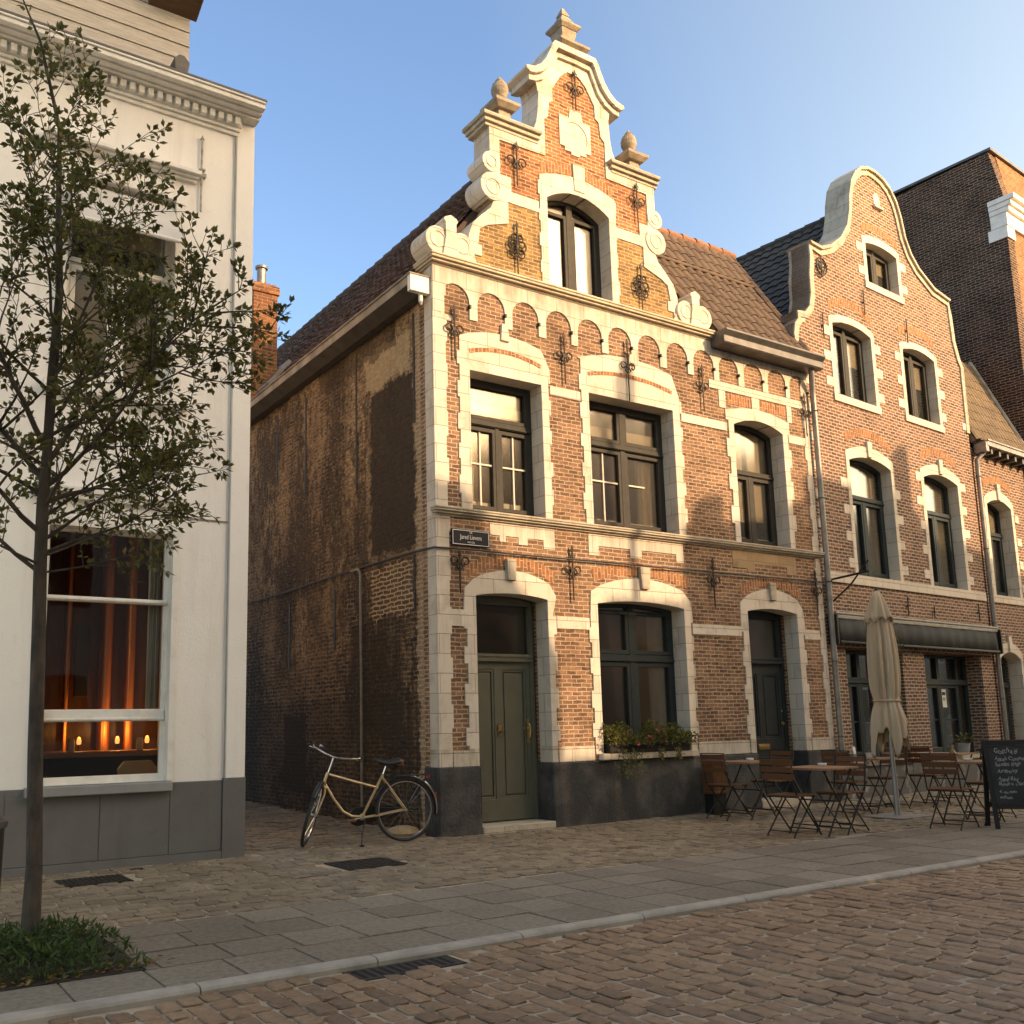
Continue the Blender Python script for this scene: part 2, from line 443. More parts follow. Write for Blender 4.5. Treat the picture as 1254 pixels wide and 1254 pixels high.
DOORDARK = speckle("dark_door_paint", (.022, .030, .032), (.030, .038, .038), 5, .4, 0)
IRON = speckle("wrought_iron", (.02, .018, .016), (.05, .035, .022), 25, .6, .001, 80, metal=.4)
ZINC = speckle("zinc", (.30, .28, .25), (.20, .185, .165), 6, .45, 0, metal=.55)
DKZINC = speckle("dark_zinc", (.085, .08, .075), (.13, .12, .11), 6, .5, 0, metal=.4)
LEAD = speckle("lead", (.22, .24, .26), (.15, .165, .18), 6, .5, 0, metal=.4)
TILEBROWN = speckle("brown_roof_tile", (.15, .10, .065), (.085, .058, .042), 2.5, .85, .004, 50, lo=.3, hi=.7)
TILERED = speckle("red_roof_tile", (.115, .066, .044), (.05, .032, .025), 3, .85, .004, 50, lo=.3, hi=.7)
SLATE = speckle("dark_slate", (.034, .030, .026), (.062, .055, .046), 5, .85, .003, 50)
FINIALSTONE = speckle("finial_stone", (.36, .30, .225), (.22, .18, .135), 7, .85, .006, 50)
RIDGETILE = speckle("ridge_tile", (.30, .14, .075), (.20, .095, .055), 7, .8, .003, 50)
INTERIOR = newmat("interior_wall", (.42, .35, .27), .9)
CURTAIN = speckle("white_curtain", (.72, .66, .56), (.62, .56, .47), 8, .9, 0)
BLINDM = newmat("roller_blind", (.66, .58, .46), .9)
GLASS = glassmat("window_glass", (.82, .80, .75), .035, .12)
SHOPGLASS = glassmat("shop_glass", (.90, .90, .88), .0)
BRASS = newmat("brass", (.45, .32, .14), .4, 1)
CHROME = newmat("chrome", (.62, .60, .56), .18, 1)
RUBBER = speckle("tyre_rubber", (.016, .016, .016), (.03, .03, .028), 30, .7, 0)
BLACKMETAL = newmat("black_metal", (.018, .017, .016), .45, .3)
GOLDPAINT = speckle("champagne_paint", (.62, .46, .28), (.50, .36, .21), 20, .35, 0, metal=.45)
LEATHER = speckle("brown_leather", (.30, .12, .04), (.20, .08, .03), 12, .5, 0)
BLACKLEATHER = newmat("black_leather", (.022, .02, .019), .5)
REDLENS = newmat("red_lens", (.45, .02, .02), .2)
TEAK = woodmat("oiled_slats", (.16, .07, .03), (.085, .038, .018), .5)
TABLETOP = woodmat("worn_tabletop", (.34, .20, .115), (.25, .14, .08), .5)
CANVAS = speckle("beige_canvas", (.56, .44, .30), (.44, .34, .22), 5, .9, .012, 26, stretch=(1, 1, .14))
AWNINGM = speckle("dark_awning", (.030, .032, .028), (.018, .019, .017), 3, .8, .003, 8)
POLEM = newmat("aluminium_pole", (.36, .35, .33), .4, .6)
CHALK = newmat("chalk", (.38, .375, .35), .9)
BOARDM = speckle("blackboard", (.012, .012, .012), (.03, .03, .029), 4, .7, 0)
BARK = speckle("bark", (.10, .072, .050), (.038, .029, .022), 12, .9, .012, 30, stretch=(1, 1, .35))
SOIL = speckle("soil", (.035, .024, .016), (.06, .042, .028), 14, .95, .02, 40)
POTM = speckle("zinc_pot", (.38, .37, .35), (.28, .27, .26), 9, .5, 0, metal=.2)
TERRACOTTA = newmat("terracotta", (.30, .13, .06), .8)
WHITEENAMEL = newmat("white_enamel", (.72, .70, .66), .4)
NAVY = newmat("navy_enamel", (.008, .010, .020), .45, spec=.25)
CABLEM = newmat("black_cable", (.025, .022, .02), .6)
IRONCOVER = speckle("cast_iron_cover", (.03, .026, .022), (.055, .045, .036), 20, .6, .003, 90, metal=.4)
PAPER = newmat("paper", (.75, .74, .68), .8)

def leafmat(name, c1, c2, trans=.35):
    m = newmat(name, c1, .5, spec=.3); t = NT(m)
    oi = t.n("ShaderNodeNewGeometry")
    col = t.ramp(oi.outputs["Random Per Island"], [(0, c1), (.6, c2), (.93, tuple(x * 1.15 for x in c2)), (1, (c2[0] * 2.2, c2[1] * 1.4, c2[2]))])
    t.color(col)
    tl = t.n("ShaderNodeBsdfTranslucent"); t.l(col, tl.inputs[0])
    mx = t.n("ShaderNodeMixShader"); mx.inputs[0].default_value = trans
    t.l(t.b.outputs[0], mx.inputs[1]); t.l(tl.outputs[0], mx.inputs[2])
    t.l(mx.outputs[0], [n for n in m.node_tree.nodes if n.type == 'OUTPUT_MATERIAL'][0].inputs[0])
    return m
LEAF = leafmat("tree_leaf", (.085, .088, .026), (.155, .148, .048), .5)
BEDLEAF = leafmat("bed_leaf", (.035, .065, .018), (.075, .115, .028))
BOXLEAF = leafmat("flower_box_leaf", (.06, .075, .02), (.15, .15, .04))
VINELEAF = leafmat("vine_leaf", (.06, .06, .02), (.16, .15, .04))
PETAL = newmat("pink_petal", (.45, .08, .10), .6)
DRYLEAF = leafmat("dry_leaf", (.20, .10, .03), (.36, .22, .06))

def leaf(mb, p, d, up, L, W):      # a folded four-vertex-pair leaf
    d = d.normalized(); s = d.cross(up)
    s = s.normalized() if s.length > 1e-5 else d.orthogonal().normalized()
    nrm = s.cross(d)
    a, b, c = p, p + d * L * .5 - nrm * L * .05, p + d * L
    mb.add([a, b + s * W / 2 + nrm * W * .18, c, b - s * W / 2 + nrm * W * .18, b], [(0, 4, 1), (4, 2, 1), (0, 3, 4), (4, 3, 2)])

def rv(a=1.0): return Vector((random.uniform(-a, a), random.uniform(-a, a), random.uniform(-a, a)))
# ------------------------------------------------------------------ windows and doors
def window(par, x0, x1, z0, z1, rise=0, d=.24, bars=(), mat=None, glass=None, sash=.055, curtains=(), rails=(), fw=.06, panes=None, thin=(), thinmat=None):
    """timber frame set d behind the wall face; bars: ('v', x, za, zb, w) / ('h', z, xa, xb, w)"""
    mat = mat or DKGREEN
    y0, y1 = d, d + .07
    mb = MB()
    outer = opening(x0 - .01, x1 + .01, z0 - .01, z1, rise)
    inner = opening(x0 + fw, x1 - fw, z0 + fw + .02, z1 - fw * .8, rise * .92)
    mb.prism([outer, inner], y0, y1)
    for b in bars:
        wd = b[4] if len(b) > 4 else .08
        if b[0] == 'v': mb.box(b[1] - wd / 2, b[1] + wd / 2, y0 - .012, y1 - .004, b[2], b[3])
        else:
            mb.box(b[2], b[3], y0 - .02, y1 - .006, b[1] - wd / 2, b[1] + wd / 2)
            mb.box(b[2], b[3], y0 - .035, y1 - .01, b[1] - wd / 2 + .01, b[1] - wd / 2 + .035)
    for (a, b, c, e) in rails:      # casement sash rings
        mb.prism([rect(a, b, c, e), rect(a + sash, b - sash, c + sash, e - sash)], y0 - .006, y1 - .012)
    win = mb.build('window', mat, par, bevel=.006)
    g = MB().prism([opening(x0 + .02, x1 - .02, z0 + .02, z1 - .02, rise * .95)], d + .04, d + .046).build('pane', glass or GLASS, win)
    if thin:
        m = MB()
        for b in thin:
            if b[0] == 'v': m.box(b[1] - .011, b[1] + .011, d + .02, d + .055, b[2], b[3])
            else: m.box(b[2], b[3], d + .018, d + .057, b[1] - .011, b[1] + .011)
        m.build('glazing_bar', thinmat or CURTAIN, win)
    for c in curtains:
        if c[0] == 'drape': drape(c[1], c[2], c[3], c[4], d + .115).build('curtain', CURTAIN, win, smooth=True)
        elif c[0] == 'blind': MB().box(c[1], c[2], d + .068, d + .074, c[3], c[4]).build('blind', BLINDM, win)
        elif c[0] == 'board': MB().box(c[1], c[2], d + .08, d + .2, c[3], c[4]).build('sill_board', WHITETRIM, win)
    return win

def drape(x0, x1, z0, z1, y):
    mb = MB(); n = 40
    vs = []
    ph = random.uniform(0, 6)
    for i in range(n + 1):
        x = x0 + (x1 - x0) * i / n
        yy = y + .028 * sin(ph + i * .95) + .012 * sin(ph + i * 2.3)
        vs += [(x, yy, z0), (x + .01 * sin(i), yy * .99 + y * .01, z1)]
    mb.add(vs, [(2 * i, 2 * i + 2, 2 * i + 3, 2 * i + 1) for i in range(n)])
    mb.add([(a, b + .006, c) for a, b, c in vs], [(2 * i, 2 * i + 1, 2 * i + 3, 2 * i + 2) for i in range(n)])
    return mb

def teeth(x, z0, z1, step, a, side):
    """jamb edge with alternating short and long quoins from z0 to z1; side +1 bulges to +x"""
    pts = []; k = 0; z = z0
    while z < z1 - 1e-6:
        zz = min(z + step * random.uniform(.85, 1.15), z1)
        off = (a if k % 2 else 0) * side + random.uniform(-.006, .006)
        pts += [(x + off, z), (x + off, zz)]
        z = zz; k += 1
    return pts

def surround(x0, x1, z0, z1, rise, ol, orr, top, step=.19, a=.05, hole_pad=0.0):
    """stone surround outline (list of loops): toothed jambs, given top contour"""
    R_ = teeth(orr, z0, top[-1][1], step, a, 1)
    L_ = teeth(ol, z0, top[0][1], step, a, -1)
    out = [(x0, z0)] if False else []
    loop = [(x1, z0)] + R_ + list(reversed(top[1:-1])) + list(reversed(L_)) + [(x0, z0)] + arch(x0, x1, z1, rise)
    return [loop]

# ------------------------------------------------------------------ the gabled brick house
house = empty('gabled_brick_house', (0, 0, 0), 0, 'tall red brick house with cream stone trim, arched frieze and a scrolled stepped gable', 'house')
GX = 2.5
OW = [(.54, 1.71, 4.0, 5.88, 0), (2.55, 4.19, 4.0, 5.90, 0), (5.52, 6.68, 4.0, 5.90, .13), (.56, 1.69, .06, 2.90, .05), (2.55, 4.19, .88, 2.90, .06), (5.55, 6.70, .06, 2.93, .06), (1.93, 3.09, 7.33, 8.70, .19)]
half = [(1.94, 7.30), (1.94, 7.44), (1.93, 7.75), (1.86, 7.95), (1.70, 8.12), (1.56, 8.25), (1.51, 8.36)]
for i in range(11):
    a = R(-95 + 19 * i); half.append((1.52 + .20 * cos(a), 8.57 + .20 * sin(a)))
half.append((1.545, 8.80))
for i in range(9):
    a = R(-70 + 17.5 * i); half.append((1.53 + .15 * cos(a), 8.94 + .14 * sin(a)))
half += [(1.55, 9.10), (1.55, 9.60), (.80, 9.62), (.77, 9.70), (.72, 9.82), (.69, 9.98), (.67, 10.3), (.70, 10.44), (.80, 10.50), (.90, 10.55), (.90, 10.58), (.76, 10.61), (.64, 10.70), (.54, 10.83), (.47, 10.98), (.42, 11.10), (.37, 11.17)]
inner = [(0, 10.84), (.10, 10.84), (.24, 10.72), (.40, 10.46), (.40, 10.26), (.47, 10.22), (.50, 9.98), (.57, 9.92), (.57, 9.34), (1.38, 9.32), (1.38, 8.80), (1.20, 8.80), (1.20, 8.42), (1.26, 8.42), (1.26, 8.10), (1.62, 7.98), (1.74, 7.90), (1.78, 7.66), (1.72, 7.66), (1.72, 7.50), (1.84, 7.50), (1.84, 7.30)]
prof = [(GX + o, z) for o, z in half] + [(GX - o, z) for o, z in reversed(half)]
inset = [(GX + max(0, o - .02) , z - .015) for o, z in half] + [(GX - max(0, o - .02), z - .015) for o, z in reversed(half)]
wall_out = [(0, -.1), (7.38, -.1), (7.38, 7.28), (5.13, 7.28), (5.13, 7.30)] + inset[0:] + [(0, 7.30)]
wb = MB().prism([wall_out] + [opening(a - .02, b + .02, c - (.01 if c > 1 else .2) if c > .5 else -.05, d + .02, e) for a, b, c, d, e in OW], 0, .34)
wall = wb.build('front_wall', BRICK, house)

# body: alley wall, back, floors, roofs
sw = MB().box(0.003, .34, .345, 12.9, -.1, 7.0).box(.004, .34, .03, .345, -.1, 7.0)
sw.build('alley_wall', ALLEYBRICK, house)
MB().box(.34, 7.38, 9.3, 9.6, -.1, 9).box(.34, 5.0, 12.6, 12.9, -.1, 7).box(7.1, 7.38, .345, 9.3, -.1, 7.2).build('rear_wall', INTERIOR, house)
MB().box(.342, 7.09, .345, 9.29, 3.72, 3.82).box(.342, 7.09, .345, 9.29, 7.02, 7.12).box(.342, 7.09, .345, 9.29, -.05, .03).build('floor', INTERIOR, house)
MB().box(.35, 7.08, 3.2, 3.3, .04, 3.70).box(.35, 7.08, 3.2, 3.3, 3.83, 7.0).box(2.1, 2.2, .4, 3.19, .04, 3.7).box(2.1, 2.2, .4, 3.19, 3.83, 7.0).box(4.8, 4.9, .4, 3.19, .04, 3.7).box(4.8, 4.9, .4, 3.19, 3.83, 7.0).build('partition', INTERIOR, house)

# stone pilasters, jambs and panels: one part per kind
random.seed(3)
P = -.014
st = MB()
q = teeth(.175, .98, 7.18, .30, .022, 1)
st.prism([[(-.012, .80), (.175, .80)] + q + [(-.012, 7.18)]], P, .05)
st.box(-.0125, .002, .0502, .20, .80, 7.18)
q = teeth(7.27, .98, 7.06, .26, .04, -1)
st.prism([[(7.385, .80), (7.385, 7.06)] + list(reversed(q)) + [(7.27, .80)]], P, .05)
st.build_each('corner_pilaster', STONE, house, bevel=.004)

def stone_surround(x0, x1, z0, z1, rise, ol, orr, top, **kw):
    lp = surround(x0, x1, z0, z1, rise, ol, orr, top, **kw)
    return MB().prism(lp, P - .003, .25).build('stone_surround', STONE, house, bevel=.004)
# first floor
stone_surround(.54, 1.71, 4.0, 5.86, 0, .38, 1.83, [(.38, 6.30)] + arch(.40, 1.84, 6.32, .13)[1:-1] + [(1.83, 6.10)], step=.21, a=.03)
stone_surround(2.55, 4.19, 4.0, 5.90, 0, 2.42, 4.34, [(2.42, 6.40)] + arch(2.43, 4.36, 6.41, .15)[1:-1] + [(4.34, 6.12)], step=.21, a=.04)
stone_surround(5.52, 6.68, 4.0, 5.90, .13, 5.40, 6.80, [(5.40, 6.12)] + arch(5.42, 6.80, 6.12, .10)[1:-1] + [(6.80, 6.12)], step=.27, a=.06)
# ground floor
stone_surround(.56, 1.69, .80, 2.90, .05, .42, 1.78, [(.42, 2.70), (.39, 2.98)] + arch(.42, 1.84, 3.05, .20)[1:-1] + [(1.84, 2.95), (1.78, 2.72)], step=.24, a=.045)
stone_surround(2.55, 4.19, .88, 2.90, .06, 2.42, 4.32, [(2.42, 2.72), (2.44, 3.06)] + arch(2.48, 4.33, 3.10, .19)[1:-1] + [(4.34, 3.0), (4.32, 2.78)], step=.21, a=.035)
stone_surround(5.55, 6.70, .80, 2.93, .06, 5.43, 6.82, [(5.43, 2.78), (5.40, 3.06)] + arch(5.43, 6.84, 3.10, .20)[1:-1] + [(6.85, 3.02), (6.82, 2.80)], step=.26, a=.05)
# gable window
stone_surround(1.93, 3.09, 7.34, 8.70, .19, 1.80, 3.22, [(1.80, 9.02)] + arch(1.81, 3.21, 9.02, .14)[1:-1] + [(3.22, 9.02)], step=.2, a=.025)

bands = MB()
for a, b, c, e in ((1.86, 2.40, 5.75, 5.88), (4.37, 5.36, 5.76, 5.90), (6.83, 7.26, 5.78, 5.92), (1.84, 2.40, 2.53, 2.69), (4.35, 5.39, 2.54, 2.69), (6.86, 7.24, 2.54, 2.69), (.19, .41, 2.50, 2.71),
                   (.19, .54, .80, .985), (1.80, 2.40, .80, .985), (4.34, 5.41, .80, .99), (6.84, 7.26, .80, .99), (.17, .30, 6.47, 6.55),
                   (1.24, 1.78, 8.42, 8.59), (3.24, 3.76, 8.43, 8.60), (5.02, 7.26, 6.42, 6.555), (5.22, 5.37, 6.13, 6.415), (6.83, 6.95, 6.13, 6.415), (5.98, 6.16, 6.19, 6.415)):
    bands.box(a, b, P, .05, c, e)
bands.prism([[(.80, 3.86), (.80, 3.70), (.95, 3.70), (.95, 3.62), (1.05, 3.62), (1.05, 3.70), (1.25, 3.70), (1.25, 3.60), (1.40, 3.60), (1.40, 3.70), (1.66, 3.70), (1.66, 3.58), (1.85, 3.58), (1.85, 3.86)]], P + .004, .05)
bands.prism([[(2.44, 3.86), (2.44, 3.56), (2.62, 3.56), (2.62, 3.70), (3.2, 3.70), (3.2, 3.58), (3.42, 3.58), (3.42, 3.70), (4.1, 3.70), (4.1, 3.58), (4.25, 3.58), (4.25, 3.86)]], P + .004, .05)
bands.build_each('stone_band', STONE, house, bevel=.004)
SAND = stonemat("sandy_stone", (.40, .28, .16), (.33, .225, .13), bw=.36, rh=.31, grime=.6)
pn = MB()
pn.prism([[(5.30, 3.87), (5.30, 3.60), (5.62, 3.60), (5.62, 3.55), (5.80, 3.55), (5.80, 3.68), (6.55, 3.68), (6.55, 3.56), (6.78, 3.56), (6.78, 3.87)]], -.006, .05)
pn.build('sandstone_panel', SAND, house, bevel=.004)

# brick relieving arches
so = MB()
def arcstrip(x0, x1, z, rise, w, mb, y=-.004):
    lo = arch(x0, x1, z, rise, 14); hi = arch(x0 - w * .35, x1 + w * .35, z + w, rise * 1.02, 14)
    mb.prism([lo + list(reversed(hi))], y, .04)
for a in ((.46, 1.80, 3.12, .185, .15), (2.52, 4.30, 3.20, .135, .16), (5.47, 6.80, 3.17, .185, .15), (1.86, 3.16, 9.055, .13, .15)):
    arcstrip(*a, so)
so2 = MB()
arcstrip(.545, 1.70, 6.09, .09, .055, so2, P - .007); arcstrip(2.555, 4.18, 6.15, .10, .055, so2, P - .007)
so.box(5.42, 5.96, -.004, .04, 6.23, 6.40); so.box(6.18, 6.80, -.004, .04, 6.23, 6.40)
so.build_each('brick_arch', SOLDIER, house)
so2.build_each('relief_arch', SOLDIER, house)

ks = MB()
ks.prism([[(1.04, 6.36), (1.18, 6.36), (1.15, 6.60), (1.06, 6.60)]], -.045, .03)
ks.prism([[(3.32, 6.46), (3.46, 6.46), (3.44, 6.62), (3.34, 6.62)]], -.045, .03)
ks.prism([[(2.44, 8.95), (2.63, 8.95), (2.65, 9.37), (2.42, 9.37)]], -.03, .03)
ks.build_each('keystone', STONE, house, bevel=.006)
kd = MB()
for x in (1.10, 6.13): kd.prism([[(x - .06, 3.12), (x + .06, 3.12), (x + .075, 3.40), (x - .075, 3.40)]], -.06, .03)
kd.prism([[(3.36, 3.14), (3.50, 3.14), (3.53, 3.46), (3.33, 3.46)]], -.06, .03)
kd.build_each('weathered_keystone', GREYSTONE, house, bevel=.008)

# arched frieze under the cornice
cent = [.335, .905, 1.475, 2.05, 2.615, 3.185, 3.765, 4.345, 4.915, 5.475, 6.05, 6.62, 7.165]
rr, zs = .222, 6.775
lo = [(-.008, 6.56), (.10, 6.56)]
for i, cx in enumerate(cent):
    lo.append((cx - rr, 6.55))
    for k in range(13):
        a = pi - pi * k / 12
        lo.append((cx + rr * cos(a), zs + rr * sin(a)))
    lo.append((cx + rr, 6.55 if cx < 5.2 else 6.56))
lo += [(7.387, 6.55), (7.387, 7.07), (5.135, 7.07), (5.135, 7.19), (-.008, 7.19)]
cl = [lo[0]]
for p in lo[1:]:
    if (p[0] - cl[-1][0]) ** 2 + (p[1] - cl[-1][1]) ** 2 > 1e-6: cl.append(p)
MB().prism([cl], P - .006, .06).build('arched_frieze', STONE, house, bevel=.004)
nub = MB()
for i in range(len(cent)): nub.box(cent[i] + rr - .012, cent[i] + rr + .012, -.05, 0, 6.70, 6.745)
nub.build_each('iron_peg', IRON, house)

# mouldings: string course and cornice
def moulding(mb, x0, x1, z0, z1, out, y1=.05, steps=4, cap=True):
    """stack of slabs forming an ogee-like profile growing outward to the top"""
    h = (z1 - z0) / steps
    for i in range(steps):
        o = out * (.25 + .75 * sin(pi / 2 * i / (steps - 1)))
        mb.box(x0 - o * .6, x1 + o * .6, -o, y1 + .001 * i, z0 + h * i, z0 + h * (i + 1))
m = MB(); moulding(m, 0, 7.38, 3.875, 3.985, .10, steps=4)
m.build('string_course', GREYSTONE, house, bevel=.008)
m = MB(); moulding(m, 0, 5.10, 7.192, 7.325, .13, y1=.36, steps=4)
m.build('cornice', stonemat("cornice_stone", (.58, .50, .37), (.52, .43, .31), grime=.6), house, bevel=.01)

# gable coping
def half_ring(s):
    o = [(GX + s * a, b) for a, b in half]; i_ = [(GX + s * a, b) for a, b in inner]
    return o + [(GX, 11.17)] + i_
cp = MB()
cp.prism([half_ring(1)], P - .004, .37).prism([half_ring(-1)], P - .004, .37)
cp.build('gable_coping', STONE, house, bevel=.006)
sc = MB()
for s in (1, -1):           # scroll drums stand proud
    sc.part()
    for (o, z, r, yy) in ((1.52, 8.57, .205, -.035), (1.53, 8.94, .15, -.028)):
        sc.prism([[(GX + s * o + r * cos(2 * pi * k / 24), z + r * sin(2 * pi * k / 24)) for k in range(24)]], yy, .36)
        sc.ring((GX + s * o, yy, z), (0, 1, 0), r * .55, .012, 20, 6)
    sc.part()
    sc.prism([[(GX + s * 1.80, 7.33), (GX + s * 2.02, 7.33), (GX + s * 2.04, 7.40), (GX + s * 1.98, 7.47), (GX + s * 1.86, 7.48)]], -.03, .30)
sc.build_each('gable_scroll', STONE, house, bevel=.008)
co = MB()
for s in (1, -1):
    xs = sorted((GX + s * 1.60, GX + s * .70)); co.part()
    for k, (z0, z1, o) in enumerate(((9.47, 9.52, .03), (9.52, 9.58, .07), (9.58, 9.635, .115))):
        co.box(xs[0] - o * .8, xs[1] + (o * .1), -o, .40 + o * .5, z0, z1)
co.build_each('shoulder_cornice', GREYSTONE, house, bevel=.008)
sn = [(.93, 10.55), (.93, 10.60), (.78, 10.63), (.66, 10.72), (.56, 10.85), (.49, 11.0), (.44, 11.12), (.39, 11.20)]
sl = [(.33, 11.10), (.37, 11.02), (.42, 10.90), (.50, 10.74), (.62, 10.61), (.74, 10.54), (.86, 10.51)]
pm = MB()
for s in (1, -1): pm.prism([[(GX + s * a, b) for a, b in sn + [(0, 11.20), (0, 11.10)] + sl]], -.11, .43)
for s in (1, -1): pm.prism([[(GX + s * a, b - .04) for a, b in [(.86, 10.55), (.74, 10.57), (.62, 10.64), (.5, 10.78), (.42, 10.94), (.35, 11.10), (0, 11.11), (0, 11.04), (.30, 11.03), (.36, 10.90), (.45, 10.70), (.58, 10.56), (.74, 10.48), (.86, 10.46)]]], -.06, .39)
pm.build('swan_neck_pediment', STONE, house, bevel=.008)

def sq(mb, cx, cy, r0, z0, r1, z1):
    mb.hexa([(cx - r0, cy - r0, z0), (cx + r0, cy - r0, z0), (cx + r0, cy + r0, z0), (cx - r0, cy + r0, z0)], [(cx - r1, cy - r1, z1), (cx + r1, cy - r1, z1), (cx + r1, cy + r1, z1), (cx - r1, cy + r1, z1)])
f = MB(); cx, cy = GX, .16
for a in ((.15, 11.15, .14, 11.22), (.19, 11.22, .28, 11.28), (.28, 11.28, .28, 11.325), (.12, 11.325, .10, 11.37), (.10, 11.37, .145, 11.62), (.15, 11.62, .195, 11.67), (.195, 11.67, .195, 11.71), (.16, 11.71, .06, 11.90), (.07, 11.90, .075, 11.93), (.07, 11.93, .02, 12.05)): sq(f, cx, cy, *a)
f.build('top_finial', FINIALSTONE, house, bevel=.008)
for s in (1, -1):
    f = MB(); cx = GX + s * 1.23; cy = .15
    for a in ((.15, 9.62, .11, 9.70), (.11, 9.70, .10, 9.86), (.15, 9.86, .21, 9.92), (.21, 9.92, .21, 9.97), (.09, 9.97, .06, 10.0)): sq(f, cx, cy, *a)
    f.lathe([(.05, 10.0), (.06, 10.03), (.045, 10.06), (.085, 10.10), (.12, 10.17), (.127, 10.23), (.105, 10.31), (.06, 10.35), (.066, 10.365), (.03, 10.41), (.005, 10.45)], (cx, cy, 0))
    f.build('urn_finial', FINIALSTONE, house, bevel=.006)
for s in (1, -1):
    f = MB(); cx = GX + s * 2.25
    for dx, yy in ((-.19, -.06), (.19, -.055)):
        f.prism([[(cx + dx + .185 * cos(2 * pi * k / 24), 7.53 + .19 * sin(2 * pi * k / 24)) for k in range(24)]], yy, .34 if dx * s > 0 else .30)
        f.ring((cx + dx, yy, 7.54), (0, 1, 0), .11, .012, 20, 6)
    f.prism([[(cx - .13, 7.33), (cx + .13, 7.33), (cx + .08, 7.6), (cx + .085, 7.80), (cx + .11, 7.83), (cx + .09, 7.87), (cx, 7.91), (cx - .09, 7.87), (cx - .11, 7.83), (cx - .085, 7.80), (cx - .08, 7.6)]], -.09, .31)
    f.build('clover_finial', STONE, house, bevel=.008)

# medallion
md = MB()
C = (2.50, 9.83)
circ = [(C[0] + .235 * cos(2 * pi * k / 32), C[1] + .225 * sin(2 * pi * k / 32)) for k in range(32)]
cross = [(2.21, 9.62), (2.30, 9.62), (2.30, 9.56), (2.42, 9.56), (2.42, 9.52), (2.58, 9.52), (2.58, 9.56), (2.70, 9.56), (2.70, 9.62), (2.80, 9.62), (2.80, 10.10), (2.66, 10.10), (2.63, 10.25), (2.42, 10.25), (2.40, 10.10), (2.21, 10.10)]
md.prism([cross, circ], P, .05)
md.prism([circ], -.003, .05)
md.build('medallion', STONE, house, bevel=.005)

# wrought iron wall anchors
def anchor(x, z, h=.70, style=0, sc_=.92, up=1.0):
    mb = MB(); y = -.045
    mb.tube([(x, y, z - h * .55), (x, y, z + h * .42 * up)], [.011, .014], 6)
    mb.tube([(x, y, z - h * .55), (x, y, z - h * .60)], [.014, .002], 6)
    hz = z + h * .42 * up
    mb.prism([[(x - .026, hz - .02), (x, hz - .06), (x + .026, hz - .02), (x, hz + .05)]], y - .008, y + .008)
    for s in (1, -1):
        if style < 2:
            pts = [(x, y, z - .12 * sc_)]
            for k in range(14):
                a = R(-60 + 30 * k); r = .078 * sc_ * (1 - .045 * k)
                pts.append((x + s * (.095 * sc_ - r * cos(a) * 1.0), y, z + r * sin(a)))
            mb.tube(pts, .0105, 5)
            if up == 1.0: mb.tube([(x, y, z + .20 * sc_), (x + s * .045, y, z + .225 * sc_), (x + s * .025, y, z + .175 * sc_)], .008, 5)
        else:
            for q in range(3):
                zc = z - .10 + .11 * q; rr_ = (.062, .075, .05)[q]
                mb.ring((x + s * rr_ * 1.0, y, zc), (0, 1, 0), rr_, .010, 14, 5)
                mb.ring((x + s * rr_ * .9, y - .012, zc + .02), (.3, 1, .2), rr_ * .55, .009, 10, 5)
    mb.box(x - .02, x + .02, y - .01, 0.0, z - .02, z + .02)
    return mb.build('wall_anchor', IRON, house)
for x, z in ((.30, 6.36), (2.115, 6.35), (4.84, 6.40), (7.27, 6.36), (2.115, 3.32), (4.815, 3.36), (7.19, 3.34)): anchor(x, z)
anchor(3.30, 6.42, .9)
anchor(.31, 3.31, .68, up=.32)
for x, z in ((2.515, 10.60), (1.39, 9.06), (3.655, 9.13)): anchor(x, z, .62, 1, 1.1)
for x, z in ((1.355, 7.78), (3.655, 7.74)): anchor(x, z, .78, 2)

# plinth and door steps
pl = MB()
pl.box(-.03, .56, -.035, .05, -.1, .80).box(-.031, .003, .0505, .32, -.1, .80)
pl.box(.56, .575, -.03, .34, -.1, .79).box(1.675, 1.69, -.03, .34, -.1, .79)
pl.box(1.69, 5.55, -.035, .05, -.1, .79).box(6.70, 7.40, -.035, .05, -.1, .79).box(5.55, 5.565, -.03, .34, -.1, .785).box(6.685, 6.70, -.03, .34, -.1, .785)
pl.build_each('plinth', PLINTH, house, bevel=.012)
MB().box(.576, 1.674, -.06, .5, -.05, .075).box(5.566, 6.684, -.05, .5, -.05, .10).build_each('door_step', GREYSTONE, house, bevel=.01)
MB().box(2.47, 4.24, -.10, .26, .80, .885).build('window_sill', STONE, house, bevel=.01)

